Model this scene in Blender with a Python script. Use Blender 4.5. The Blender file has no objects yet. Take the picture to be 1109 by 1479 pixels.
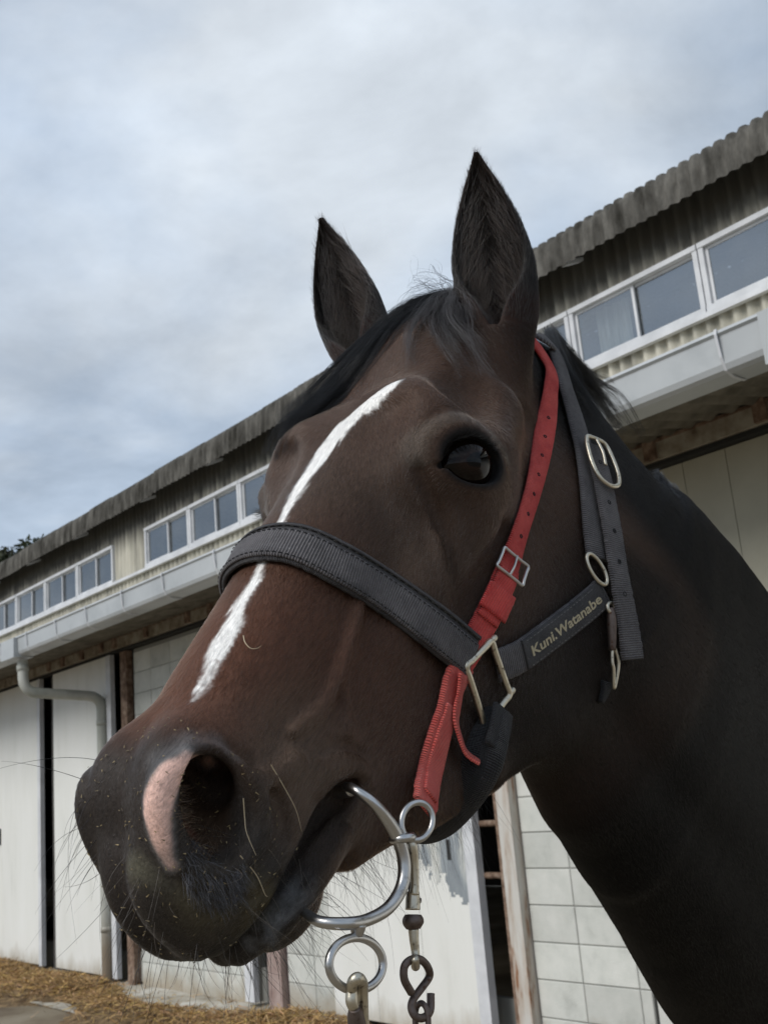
import bpy, bmesh, math, random
import numpy as np
from mathutils import Vector, Matrix, noise

random.seed(7)
RNG = np.random.default_rng(7)
SC = bpy.context.scene
COL = SC.collection

# ------------------------------------------------------------------ camera
F_PX, CX, CY = 1600.0, 554.5, 739.5          # focal length in photo pixels, centre of the 1109 x 1479 photo
def _n(v):
    v = np.asarray(v, float)
    return v / np.linalg.norm(v)
_U = _n([-554, 6336, -1600.])                # world up as the lens sees it (pitched up 14 deg, rolled 5 deg)
_F = np.array([0, 0, -1.])
_Y = _n(_F - _F.dot(_U) * _U)
_X = np.cross(_Y, _U)
CAMR = np.array([_X, _Y, _U])                # camera -> world
CAMC = np.array([0, 0, 1.5])

def proj(P):
    c = (np.asarray(P) - CAMC) @ CAMR
    return np.stack([CX + F_PX * c[..., 0] / -c[..., 2], CY - F_PX * c[..., 1] / -c[..., 2]], -1)

def ray(px, py):
    d = np.array([(px - CX) / F_PX, (CY - py) / F_PX, -1.0])
    return _n(CAMR @ d)

cam_data = bpy.data.cameras.new('camera')
cam = bpy.data.objects.new('camera', cam_data)
COL.objects.link(cam)
M4 = Matrix.Identity(4)
for i in range(3):
    for j in range(3):
        M4[i][j] = CAMR[i][j]
    M4[i][3] = CAMC[i]
cam.matrix_world = M4
cam_data.sensor_fit = 'VERTICAL'
cam_data.sensor_height = 36.0
cam_data.sensor_width = 27.0
cam_data.lens = 36.0 * F_PX / 1479.0
cam_data.clip_start = 0.02
cam_data.clip_end = 3000.0
cam_data.dof.use_dof = True
cam_data.dof.focus_distance = 0.74
cam_data.dof.aperture_fstop = 26.0
SC.camera = cam

# ------------------------------------------------------------------ world / light
SC.view_settings.view_transform = 'Standard'
SC.view_settings.look = 'None'
SC.view_settings.exposure = 0.68
SC.view_settings.gamma = 1.0
SC.view_settings.use_curve_mapping = False

SUN_EL, SUN_ROT = math.radians(52), math.radians(-35)      # bright part of the cloud cover: high, ahead and to the left
world = bpy.data.worlds.new('World')
SC.world = world
world.use_nodes = True
def nd(nt, typ, **kw):
    n = nt.nodes.new(typ)
    for k, v in kw.items():
        if k.startswith('i_'):
            key = k[2:]
            key = int(key) if key.isdigit() else key.replace('_', ' ')
            n.inputs[key].default_value = v
        else: setattr(n, k, v)
    return n

def sky_world():
    nt = world.node_tree; nt.nodes.clear()
    out = nd(nt, 'ShaderNodeOutputWorld'); bg = nd(nt, 'ShaderNodeBackground', i_Strength=0.061)
    nt.links.new(bg.outputs[0], out.inputs[0])
    sky = nd(nt, 'ShaderNodeTexSky', sky_type='NISHITA', sun_disc=False, sun_elevation=SUN_EL, sun_rotation=SUN_ROT)
    tc = nd(nt, 'ShaderNodeTexCoord')
    # cloud deck: directions flattened onto a high plane
    sep = nd(nt, 'ShaderNodeSeparateXYZ'); nt.links.new(tc.outputs['Generated'], sep.inputs[0])
    zz = nd(nt, 'ShaderNodeMath', operation='MAXIMUM', i_1=0.0); nt.links.new(sep.outputs['Z'], zz.inputs[0])
    za = nd(nt, 'ShaderNodeMath', operation='ADD', i_1=0.28); nt.links.new(zz.outputs[0], za.inputs[0])
    vd = nd(nt, 'ShaderNodeVectorMath', operation='DIVIDE'); nt.links.new(tc.outputs['Generated'], vd.inputs[0])
    cmb = nd(nt, 'ShaderNodeCombineXYZ')
    for i in range(3): nt.links.new(za.outputs[0], cmb.inputs[i])
    nt.links.new(cmb.outputs[0], vd.inputs[1])
    mp = nd(nt, 'ShaderNodeMapping'); mp.inputs['Location'].default_value = (3.15, 1.75, 0.3); mp.inputs['Rotation'].default_value = (0, 0, .5); mp.inputs['Scale'].default_value = (1, 1.15, 1)
    nt.links.new(vd.outputs[0], mp.inputs[0])
    n1 = nd(nt, 'ShaderNodeTexNoise', i_Scale=1.25, i_Detail=7.0, i_Roughness=.50, i_Distortion=.30)
    nt.links.new(mp.outputs[0], n1.inputs['Vector'])
    n2 = nd(nt, 'ShaderNodeTexNoise', i_Scale=2.9, i_Detail=8.0, i_Roughness=.60, i_Distortion=.2)
    nt.links.new(mp.outputs[0], n2.inputs['Vector'])
    r1 = nd(nt, 'ShaderNodeValToRGB'); e = r1.color_ramp.elements
    e[0].position = .37; e[0].color = (3.3, 4.15, 5.3, 1); e[1].position = .64; e[1].color = (7.5, 8.15, 8.8, 1)
    m = r1.color_ramp.elements.new(.50); m.color = (4.9, 5.85, 7.1, 1)
    nt.links.new(n1.outputs[0], r1.inputs[0])
    r2 = nd(nt, 'ShaderNodeMapRange'); r2.inputs[1].default_value = .30; r2.inputs[2].default_value = .72; r2.inputs[3].default_value = .80; r2.inputs[4].default_value = 1.22
    nt.links.new(n2.outputs[0], r2.inputs[0])
    mu = nd(nt, 'ShaderNodeVectorMath', operation='SCALE'); nt.links.new(r1.outputs[0], mu.inputs[0]); nt.links.new(r2.outputs[0], mu.inputs['Scale'])
    # thin places let a little blue through
    mix = nd(nt, 'ShaderNodeMixRGB', i_Fac=.90); nt.links.new(sky.outputs[0], mix.inputs[1]); nt.links.new(mu.outputs[0], mix.inputs[2])
    nt.links.new(mix.outputs[0], bg.inputs[0])
sky_world()

sun_data = bpy.data.lights.new('sun', 'SUN')
sun_data.energy = 1.5; sun_data.angle = math.radians(35); sun_data.color = (1.0, .97, .92)
sun = bpy.data.objects.new('sun', sun_data); COL.objects.link(sun)
_sd = Vector((-0.62, -0.42, 0.66)).normalized()             # towards the brightest cloud: behind the camera, to the left, high
sun.rotation_euler = _sd.to_track_quat('Z', 'Y').to_euler()
SKYN = None

# ------------------------------------------------------------------ helpers
def mat(name, color=(.5, .5, .5), rough=.6, metal=0.0, spec=.5, coat=0.0):
    m = bpy.data.materials.new(name); m.use_nodes = True
    b = m.node_tree.nodes['Principled BSDF']
    b.inputs['Base Color'].default_value = (*color, 1); b.inputs['Roughness'].default_value = rough
    b.inputs['Metallic'].default_value = metal; b.inputs['Specular IOR Level'].default_value = spec
    b.inputs['Coat Weight'].default_value = coat
    return m

def vary(m, cols, scale=6.0, detail=6.0, stretch=(1, 1, 1), coord='Object', bump=0.0, bscale=None, bdist=.01, rough=None, pos=None, mix_attr=None):
    """noise-driven colour between several real colours of the thing, and a bump"""
    nt = m.node_tree; b = nt.nodes['Principled BSDF']
    tc = nd(nt, 'ShaderNodeTexCoord'); mp = nd(nt, 'ShaderNodeMapping'); mp.inputs['Scale'].default_value = stretch
    if coord.startswith('@'):
        at = nd(nt, 'ShaderNodeAttribute', attribute_name=coord[1:]); nt.links.new(at.outputs['Vector'], mp.inputs[0])
    else: nt.links.new(tc.outputs[coord], mp.inputs[0])
    n = nd(nt, 'ShaderNodeTexNoise', i_Scale=scale, i_Detail=detail, i_Roughness=.62); nt.links.new(mp.outputs[0], n.inputs['Vector'])
    r = nd(nt, 'ShaderNodeValToRGB')
    pos = pos or [.35 + .3 * i / max(1, len(cols) - 1) for i in range(len(cols))]
    r.color_ramp.elements[0].position = pos[0]; r.color_ramp.elements[0].color = (*cols[0], 1)
    r.color_ramp.elements[1].position = pos[-1]; r.color_ramp.elements[1].color = (*cols[-1], 1)
    for p, c in list(zip(pos, cols))[1:-1]:
        e = r.color_ramp.elements.new(p); e.color = (*c, 1)
    nt.links.new(n.outputs[0], r.inputs[0]); nt.links.new(r.outputs[0], b.inputs['Base Color'])
    if rough:
        mr = nd(nt, 'ShaderNodeMapRange', i_3=rough[0], i_4=rough[1]); nt.links.new(n.outputs[0], mr.inputs[0]); nt.links.new(mr.outputs[0], b.inputs['Roughness'])
    if bump:
        n2 = nd(nt, 'ShaderNodeTexNoise', i_Scale=bscale or scale * 6, i_Detail=4.0); nt.links.new(mp.outputs[0], n2.inputs['Vector'])
        bp = nd(nt, 'ShaderNodeBump', i_Strength=bump, i_Distance=bdist); nt.links.new(n2.outputs[0], bp.inputs['Height']); nt.links.new(bp.outputs[0], b.inputs['Normal'])
    return m

def tag(o, label=None, cat=None, group=None, kind=None):
    if label: o['label'] = label
    if cat: o['category'] = cat
    if group: o['group'] = group
    if kind: o['kind'] = kind
    return o

def link(name, me, m=None, parent=None):
    o = bpy.data.objects.new(name, me)
    if m is not None and hasattr(me, 'materials') and len(me.materials) == 0: me.materials.append(m)
    if parent is not None: o.parent = parent
    COL.objects.link(o)
    return o

def empty(name, loc=(0, 0, 0), rot=None):
    o = bpy.data.objects.new(name, None); o.location = loc; o.empty_display_size = .1
    if rot: o.rotation_euler = rot
    COL.objects.link(o)
    return o

def pmesh(name, verts, faces, smooth=False):
    me = bpy.data.meshes.new(name); me.from_pydata([tuple(map(float, v)) for v in verts], [], faces); me.update()
    if smooth:
        me.polygons.foreach_set('use_smooth', [True] * len(me.polygons))
    return me

def tube(pts, radii, seg=10, closed=False, capped=True, up=None, squash=1.0):
    """verts, faces of a tube along pts; radii scalar or list; squash flattens it across 'up'"""
    P = np.asarray(pts, float); n = len(P)
    R_ = np.full(n, radii, float) if np.isscalar(radii) else np.asarray(radii, float)
    if closed: T = np.roll(P, -1, 0) - np.roll(P, 1, 0)
    else: T = np.gradient(P, axis=0)
    T /= np.linalg.norm(T, axis=1, keepdims=True) + 1e-12
    N = []
    v = np.array(up, float) if up is not None else (np.array([0, 0, 1.]) if abs(T[0][2]) < .9 else np.array([1., 0, 0]))
    for t in T:
        if up is not None: v = np.array(up, float)
        v = v - v.dot(t) * t; v /= np.linalg.norm(v) + 1e-12
        N.append(v)
    N = np.array(N); Bn = np.cross(T, N)
    a = np.arange(seg) / seg * 2 * np.pi
    V = (P[:, None] + R_[:, None, None] * (np.cos(a)[None, :, None] * N[:, None] * squash + np.sin(a)[None, :, None] * Bn[:, None])).reshape(-1, 3)
    F = []
    m = n if closed else n - 1
    for i in range(m):
        for j in range(seg):
            k = (i + 1) % n
            F.append((i * seg + j, i * seg + (j + 1) % seg, k * seg + (j + 1) % seg, k * seg + j))
    if capped and not closed:
        F.append(tuple(range(seg))[::-1]); F.append(tuple((n - 1) * seg + j for j in range(seg)))
    return V, F

def tube_mesh(name, pts, radii, seg=10, closed=False, smooth=True, **k):
    V, F = tube(pts, radii, seg, closed, **k)
    return pmesh(name, V, F, smooth)

def join(parts):
    V, F, o = [], [], 0
    for v, f in parts:
        V.append(np.asarray(v, float)); F += [tuple(i + o for i in q) for q in f]; o += len(v)
    return np.vstack(V), F
# ------------------------------------------------------------------ the stable: u runs along the wall (away to the left), o out from it, z up
DW = np.array([-.63163, .77527, 0.]); NW = np.array([.77527, .63163, 0.])
def uoz(u, o, z):
    return DW * u + NW * (4.76 - o) + np.array([0, 0, z])
def box(u0, u1, o0, o1, z0, z1):
    V = [uoz(u, o, z) for u in (u0, u1) for o in (o0, o1) for z in (z0, z1)]
    F = [(0, 1, 3, 2), (4, 6, 7, 5), (0, 4, 5, 1), (2, 3, 7, 6), (0, 2, 6, 4), (1, 5, 7, 3)]
    return V, F
def bbox(name, m, parent, *a, bevel=0.0):
    V, F = box(*a)
    me = pmesh(name, V, F)
    if bevel:
        bm = bmesh.new(); bm.from_mesh(me); bmesh.ops.bevel(bm, geom=bm.edges[:], offset=bevel, segments=1, affect='EDGES'); bm.to_mesh(me); bm.free()
    bm = bmesh.new(); bm.from_mesh(me); bmesh.ops.recalc_face_normals(bm, faces=bm.faces[:]); bm.to_mesh(me); bm.free()
    return link(name, me, m, parent)

M_ground = vary(mat('packed_ground', rough=.95, spec=.2), [(.13, .10, .07), (.21, .175, .125), (.27, .235, .18)], scale=1.3, detail=9, bump=.6, bscale=60, bdist=.01)
M_white = vary(mat('white_door_paint', rough=.55), [(.58, .58, .54), (.74, .74, .70), (.79, .79, .76)], scale=2.5, detail=8, stretch=(1.5, 1.5, .35), pos=[.18, .42, .7], bump=.08, bscale=40, bdist=.004)
M_smear = vary(mat('smeared_door_paint', rough=.5), [(.16, .18, .20), (.30, .33, .35), (.60, .60, .56)], scale=5, detail=8, stretch=(1, 1, .4), pos=[.3, .5, .62])
M_alu = vary(mat('aluminium_frame', rough=.45, spec=.5), [(.55, .56, .58), (.70, .71, .73)], scale=5, stretch=(1, 1, 1))
M_corr = vary(mat('cream_corrugated_wall', rough=.7), [(.20, .19, .16), (.44, .42, .35), (.60, .57, .48)], scale=3.0, detail=9, stretch=(2.2, 2.2, .30), pos=[.28, .48, .66], bump=.1, bscale=50, bdist=.003)
M_roof = vary(mat('weathered_cement_roof', rough=.95, spec=.1), [(.035, .033, .028), (.10, .095, .085), (.20, .19, .17)], scale=9, detail=11, stretch=(1, 1, .35), pos=[.33, .52, .74], bump=.8, bscale=70, bdist=.008)
M_soffit = vary(mat('soffit_sheet', rough=.9, spec=.15), [(.10, .09, .07), (.20, .18, .145)], scale=6, detail=8, bump=.2, bscale=40, bdist=.004)
M_gutter = vary(mat('grey_pvc_gutter', rough=.38, spec=.5), [(.34, .36, .37), (.44, .46, .47), (.50, .52, .53)], scale=2.0, detail=7, pos=[.3, .5, .75])
M_pipe = vary(mat('pale_downpipe', rough=.5), [(.27, .28, .25), (.38, .39, .35), (.46, .46, .42)], scale=4, detail=8, stretch=(1, 1, .4))
M_beam = vary(mat('stained_beam', rough=.8), [(.10, .065, .04), (.24, .20, .15), (.38, .35, .29)], scale=7, detail=9, stretch=(1, 1, 1), pos=[.3, .44, .62])
M_rust = vary(mat('rusty_steel', rough=.85), [(.09, .052, .034), (.20, .13, .09), (.32, .24, .185)], scale=14, detail=9, bump=.4, bscale=90, bdist=.003)
M_post = vary(mat('peeling_white_post', rough=.7), [(.24, .11, .05), (.46, .40, .34), (.56, .54, .50)], scale=5.5, detail=10, stretch=(2.5, 2.5, .45), pos=[.34, .43, .58], bump=.25, bscale=60, bdist=.003)
M_pink = vary(mat('faded_red_post', rough=.8), [(.24, .16, .14), (.40, .31, .28)], scale=6, detail=8)
M_block = vary(mat('painted_block', rough=.8, spec=.25), [(.42, .43, .40), (.58, .59, .55), (.68, .68, .64)], scale=4.5, detail=10, pos=[.25, .46, .7], bump=.5, bscale=110, bdist=.003)
M_mortar = mat('mortar_joint', (.30, .30, .28), .95)
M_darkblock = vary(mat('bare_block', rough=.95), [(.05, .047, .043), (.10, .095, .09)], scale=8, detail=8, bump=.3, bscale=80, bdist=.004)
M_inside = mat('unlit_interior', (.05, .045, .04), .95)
M_dark = mat('black_gap', (.02, .02, .02), .8)
M_cream = vary(mat('cream_panel', rough=.7), [(.36, .34, .27), (.47, .45, .36)], scale=1.4, detail=6, pos=[.3, .65])
M_curtain = vary(mat('old_curtain', rough=.9), [(.35, .32, .25), (.52, .49, .42)], scale=20, stretch=(3, 3, .2))

def glass_material():
    m = bpy.data.materials.new('dusty_window_glass'); m.use_nodes = True; nt = m.node_tree; nt.nodes.clear()
    out = nd(nt, 'ShaderNodeOutputMaterial'); tr = nd(nt, 'ShaderNodeBsdfTransparent'); tr.inputs[0].default_value = (.62, .68, .72, 1)
    gl = nd(nt, 'ShaderNodeBsdfGlossy', i_Roughness=.03); gl.inputs[0].default_value = (.82, .85, .88, 1)
    df = nd(nt, 'ShaderNodeBsdfDiffuse'); df.inputs[0].default_value = (.30, .32, .33, 1)
    tc = nd(nt, 'ShaderNodeTexCoord'); n = nd(nt, 'ShaderNodeTexNoise', i_Scale=3.0, i_Detail=7.0); nt.links.new(tc.outputs['Object'], n.inputs['Vector'])
    mr = nd(nt, 'ShaderNodeMapRange', i_1=.35, i_2=.75, i_3=.03, i_4=.22); nt.links.new(n.outputs[0], mr.inputs[0])
    lw = nd(nt, 'ShaderNodeLayerWeight', i_Blend=.42)
    mr2 = nd(nt, 'ShaderNodeMapRange', i_3=.03, i_4=.38); nt.links.new(lw.outputs['Fresnel'], mr2.inputs[0])
    a = nd(nt, 'ShaderNodeMixShader'); b = nd(nt, 'ShaderNodeMixShader')
    nt.links.new(mr2.outputs[0], a.inputs[0]); nt.links.new(tr.outputs[0], a.inputs[1]); nt.links.new(gl.outputs[0], a.inputs[2])
    nt.links.new(mr.outputs[0], b.inputs[0]); nt.links.new(a.outputs[0], b.inputs[1]); nt.links.new(df.outputs[0], b.inputs[2])
    nt.links.new(b.outputs[0], out.inputs[0])
    return m
M_glass = glass_material()
def tint_by_height(m, z0, z1, col, sc=(5, 5, .6)):
    """blends a second colour in by height, its edge broken by stretched noise"""
    nt = m.node_tree; b = nt.nodes['Principled BSDF']; src = b.inputs['Base Color'].links[0].from_socket
    tc = nd(nt, 'ShaderNodeTexCoord'); sep = nd(nt, 'ShaderNodeSeparateXYZ'); nt.links.new(tc.outputs['Object'], sep.inputs[0])
    mp = nd(nt, 'ShaderNodeMapping'); mp.inputs['Scale'].default_value = sc; nt.links.new(tc.outputs['Object'], mp.inputs[0])
    n = nd(nt, 'ShaderNodeTexNoise', i_Scale=1.6, i_Detail=9.0, i_Roughness=.65); nt.links.new(mp.outputs[0], n.inputs['Vector'])
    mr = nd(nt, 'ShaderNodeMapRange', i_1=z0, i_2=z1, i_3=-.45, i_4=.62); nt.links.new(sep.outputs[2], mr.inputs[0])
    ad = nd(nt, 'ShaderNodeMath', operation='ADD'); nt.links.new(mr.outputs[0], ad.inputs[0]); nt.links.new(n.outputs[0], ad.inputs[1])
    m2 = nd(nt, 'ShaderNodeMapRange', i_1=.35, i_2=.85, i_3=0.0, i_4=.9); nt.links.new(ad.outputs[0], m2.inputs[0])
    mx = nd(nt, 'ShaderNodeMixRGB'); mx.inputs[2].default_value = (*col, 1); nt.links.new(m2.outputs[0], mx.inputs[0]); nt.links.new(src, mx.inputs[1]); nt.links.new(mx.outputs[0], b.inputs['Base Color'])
def per_piece(m, lo=.86, hi=1.06):
    """each block or board keeps its own shade"""
    nt = m.node_tree; b = nt.nodes['Principled BSDF']; src = b.inputs['Base Color'].links[0].from_socket
    oi = nd(nt, 'ShaderNodeObjectInfo'); mr = nd(nt, 'ShaderNodeMapRange', i_3=lo, i_4=hi); nt.links.new(oi.outputs['Random'], mr.inputs[0])
    sc = nd(nt, 'ShaderNodeVectorMath', operation='SCALE'); nt.links.new(src, sc.inputs[0]); nt.links.new(mr.outputs[0], sc.inputs['Scale']); nt.links.new(sc.outputs[0], b.inputs['Base Color'])
per_piece(M_block); per_piece(M_cream, .9, 1.05); per_piece(M_gutter, .93, 1.05)
tint_by_height(M_block, .35, -.10, (.34, .29, .22), (3, 3, 3)); tint_by_height(M_white, .30, -.10, (.40, .35, .27), (4, 4, 1.2)); tint_by_height(M_pipe, .8, .1, (.20, .15, .10), (5, 5, 2))
tint_by_height(M_corr, 3.95, 4.50, (.042, .038, .031))  # the cream wall turns darker towards its top

# ground: one sheet to the horizon, with worn unevenness near by
def build_ground():
    xs = np.r_[-600, -200, -80, -40, np.linspace(-25, 25, 90), 40, 80, 200, 600]; ys = xs.copy() + 5
    X, Y = np.meshgrid(xs, ys, indexing='ij'); Z = np.zeros_like(X)
    near_ = (abs(X) < 26) & (abs(Y - 5) < 26)
    Z[near_] = .012 * np.sin(X[near_] * 1.7 + np.sin(Y[near_] * .9)) * np.cos(Y[near_] * 1.3) - .012
    V = np.stack([X, Y, Z], -1).reshape(-1, 3); n = len(ys)
    F = [(i * n + j, (i + 1) * n + j, (i + 1) * n + j + 1, i * n + j + 1) for i in range(len(xs) - 1) for j in range(n - 1)]
    tag(link('ground', pmesh('ground', V, F, True), M_ground), 'packed tan earth yard in front of the stable', 'ground', kind='structure')
build_ground()

def corrugated(name, m, parent, u0, u1, prof, pitch, amp, sub=6, seed=0, jig=0.0):
    """sheet whose waves run along the profile prof [(o, z), ...]; each sheet a little off its neighbour"""
    us = np.arange(u0, u1 + 1e-6, pitch / sub)
    prof = np.array(prof, float)
    T = np.gradient(prof, axis=0); T /= np.linalg.norm(T, axis=1, keepdims=True); N = np.stack([T[:, 1], -T[:, 0]], 1)
    rs = np.random.default_rng(seed)
    sheets = ((us - u0) / (pitch * 6.5)).astype(int); dz = rs.normal(0, jig, sheets.max() + 2)[sheets]; do = rs.normal(0, jig * .5, sheets.max() + 2)[sheets]
    w = amp * np.cos(us / pitch * 2 * np.pi)
    V = []
    for (o, z), nrm in zip(prof, N):
        V.append(uoz(0, 0, 0) + np.outer(us, DW) + np.outer(-(o + nrm[0] * w + do), NW) + np.outer(z + nrm[1] * w + dz, [0, 0, 1]))
    n = len(us); V = np.vstack(V)
    F = [(i * n + j, i * n + j + 1, (i + 1) * n + j + 1, (i + 1) * n + j) for i in range(len(prof) - 1) for j in range(n - 1)]
    return link(name, pmesh(name, V, F, True), m, parent)

def build_stable():
    B = empty('stable_building', uoz(6, 0, 0))
    tag(B, 'long white stable with clerestory windows, grey gutter and weathered corrugated roof', 'stable')
    inv = Matrix.Translation(-Vector(B.location))
    class P_:                                       # children keep their world coordinates
        pass
    U0, U1 = -4.0, 34.0
    S = 4.96 / 4.01                                  # clerestory wall stands 0.2 m behind the door line
    OW = -0.20
    # roof: mono pitch falling to the back, its front edge turned down over the clerestory
    R = 4.46 / 3.56
    prof = [(-3.6, 5.80), (-.12, 4.70), (-.065, 4.688), (-.028, 4.665), (-.006, 4.625), (.0, 4.56), (.003, 4.445)]
    corrugated('roof', M_roof, B, U0, U1, prof, .076, .0105, sub=6, seed=3, jig=.006)
    corrugated('rear_roof', M_roof, B, U0, U1, [(-3.58, 5.80), (-7.6, 4.4)], .131, .017, sub=4, seed=4)
    # clerestory corrugated wall above and below the windows and in the bays between
    zt, zb = 4.252, 3.845
    mods = []                                        # window modules (u from, u to)
    def grp(a, n, w=.935):
        for i in range(n): mods.append((a + i * w, a + (i + 1) * w))
    grp(5.07 - 5 * .955, 5, .955)
    grp(9.87 - 4 * .918, 4, .918)
    grp(10.61, 9, .928); grp(19.6, 9, .928)
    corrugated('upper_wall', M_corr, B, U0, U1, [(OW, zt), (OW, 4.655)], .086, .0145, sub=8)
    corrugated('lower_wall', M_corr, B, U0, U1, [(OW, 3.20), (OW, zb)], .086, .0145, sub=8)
    edges = [U0] + [v for g in ((5.07 - 5 * .955, 5.07), (9.87 - 4 * .918, 9.87), (10.61, 10.61 + 9 * .928), (19.6, 19.6 + 9 * .928)) for v in g] + [U1]
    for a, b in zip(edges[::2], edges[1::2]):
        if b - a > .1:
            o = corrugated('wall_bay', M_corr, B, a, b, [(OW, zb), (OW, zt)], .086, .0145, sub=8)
    for i, (a, b) in enumerate(mods):
        W = link('window', pmesh('window', *join([box(a + .004, b - .004, OW - .02, OW + .035, zb, zb + .035), box(a + .004, b - .004, OW - .02, OW + .035, zt - .03, zt),
                 box(a + .004, a + .035, OW - .02, OW + .03, zb + .035, zt - .03), box(b - .035, b - .004, OW - .02, OW + .03, zb + .035, zt - .03)])), M_alu, B)
        c = (a + b) / 2
        for k, (p, q, oo) in enumerate(((a + .037, c + .012, .0), (c - .012, b - .037, .016))):
            s = OW - .012 + oo
            link('sash', pmesh('sash', *join([box(p, q, s - .006, s + .006, zb + .037, zb + .055), box(p, q, s - .006, s + .006, zt - .048, zt - .032), box(p, p + .018, s - .006, s + .006, zb + .055, zt - .048), box(q - .018, q, s - .006, s + .006, zb + .055, zt - .048)])), M_alu, W)
            V = [uoz(p + .018, s, zb + .055), uoz(q - .018, s, zb + .055), uoz(q - .018, s, zt - .048), uoz(p + .018, s, zt - .048)]
            link('pane', pmesh('pane', V, [(0, 1, 2, 3)]), M_glass, W)
        if i == 3:
            us = np.linspace(a + .60, b - .12, 40); zz = np.array([zb + .04, zt - .03])
            V = np.array([uoz(u, OW - .10 + .012 * math.sin(u * 90), z) for z in zz for u in us])
            link('curtain', pmesh('curtain', V, [(j, j + 1, 40 + j + 1, 40 + j) for j in range(39)], True), M_curtain, W)
    bbox('clerestory_sill', M_alu, B, U0, U1, OW + .012, OW + .05, zb - .030, zb - .002)
    # roof brackets
    for u in [1.0, 2.3, 3.95, 5.4, 6.8, 8.30, 9.62, 11.25, 12.63, 14.0, 15.4, 16.8, 18.2, 19.6, 21.0]:
        V = [uoz(uu, o, z) for uu in (u, u + .045) for o, z in ((-.035, 4.455), (-.035, 4.480), (OW + .01, 4.545), (OW + .01, 4.520))]
        link('roof_bracket', pmesh('roof_bracket', V, [(0, 1, 2, 3), (7, 6, 5, 4), (0, 4, 5, 1), (1, 5, 6, 2), (2, 6, 7, 3), (3, 7, 4, 0)]), M_alu, B)
    # lean-to canopy over the doors
    corrugated('canopy_sheet', M_soffit, B, U0, U1, [(.80, 3.075), (.02, 3.185)], .125, .014, sub=6, seed=5)
    V, F = [], []
    V = [uoz(u, o, z) for u in (U0, U1) for o, z in ((.84, 3.12), (-.19, 3.27), (-.19, 3.25), (.84, 3.10))]
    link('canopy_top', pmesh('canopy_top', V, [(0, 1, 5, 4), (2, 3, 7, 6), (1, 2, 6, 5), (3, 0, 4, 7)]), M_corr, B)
    # gutter: sections with brackets
    gp = [(.84, 3.212), (.955, 3.218), (.962, 3.203), (.950, 3.192), (.946, 3.072), (.936, 3.048), (.915, 3.036), (.80, 3.030), (.80, 3.06), (.83, 3.20)]
    marks = [2.41, 3.09, 3.75, 4.4, 5.08, 5.76, 6.555, 7.331, 8.028, 8.721, 9.375, 10.067] + [10.067 + .69 * i for i in range(1, 34)]
    marks = [2.41 - .68 * i for i in range(9, 0, -1)] + marks
    for i, (a, b) in enumerate(zip(marks[:-1], marks[1:])):
        gpi = np.array(gp); gpi[:, 1] += (.003 if i % 3 == 0 else 0)
        V = [uoz(u, o, z) for u in (a + .002, b - .002) for o, z in gpi]; n = len(gp)
        F = [(j, (j + 1) % n, n + (j + 1) % n, n + j) for j in range(n)] + [tuple(range(n)), tuple(range(2 * n - 1, n - 1, -1))]
        link('gutter_section', pmesh('gutter_section', V, F), M_gutter, B)
        br = [(.985 if 0 else .966, 3.222), (.972, 3.198), (.958, 3.10), (.936, 3.046), (.888, 3.024), (.81, 3.024)]
        V = [uoz(a + du, o, z) for du in (-.006, .006) for o, z in br] + [uoz(a + du, o - .006, z + .004) for du in (-.006, .006) for o, z in br]
        n = len(br); F = [(j, j + 1, n + j + 1, n + j) for j in range(n - 1)] + [(j, 2 * n + j, 2 * n + j + 1, j + 1) for j in range(n - 1)] + [(n + j, n + j + 1, 3 * n + j + 1, 3 * n + j) for j in range(n - 1)]
        link('gutter_bracket', pmesh('gutter_bracket', V, F), M_alu, B)
    # outlet boxes with the zig-zag downpipes
    for k, u in enumerate((10.43, 1.98)):
        bbox('gutter_outlet', M_gutter, B, u - .12, u + .22, .80, .99, 2.985 if k else 3.02, 3.205)
    def pipe(pts, r=.055):
        P = []
        pts = [np.array(p, float) for p in pts]
        P.append(pts[0])
        for a, b, c in zip(pts[:-2], pts[1:-1], pts[2:]):
            da = _n(a - b); dc = _n(c - b)
            for t in np.linspace(0, 1, 7):
                P.append((1-t)**2 * (b + da * .13) + 2 * t * (1-t) * b + t * t * (b + dc * .13))
        P.append(pts[-1])
        return P
    pw = [uoz(10.43, .80, 3.0), uoz(10.43, .80, 2.72), uoz(8.95 + .9, .12, 2.66), uoz(9.82, .12, .02)]
    # the cross run comes back to the wall
    pts = [uoz(10.43, .86, 3.0), uoz(10.40, .86, 2.70), uoz(10.36, .10, 2.64), uoz(10.36, .10, .02)]
    pts2 = pipe(pts)
    dp = link('downpipe', tube_mesh('downpipe', pts2, .050, 18, capped=False), M_pipe, B)
    for z in (2.36, 1.25, .45):
        link('pipe_collar', tube_mesh('pipe_collar', [uoz(10.36, .10, z), uoz(10.36, .10, z + .05)], .055, 18), M_pipe, dp)
    link('pipe_collar', tube_mesh('pipe_collar', [uoz(10.43, .86, 2.96), uoz(10.425, .86, 2.90)], .056, 18), M_pipe, dp)
    dp2 = link('downpipe', tube_mesh('downpipe', pipe([uoz(2.00, .86, 3.0), uoz(2.00, .86, 2.70), uoz(1.96, .10, 2.5), uoz(1.96, .10, .02)]), .055, 18), M_pipe, B)
    # beam over the doors with its cleats, door rail
    bbox('door_beam', M_beam, B, U0, U1, -.02, .10, 3.062, 3.168)
    bbox('door_rail', M_dark, B, U0, U1, .0, .075, 3.035, 3.058)
    bbox('beam_edge', M_rust, B, U0, U1, .101, .108, 3.155, 3.172)
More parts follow.
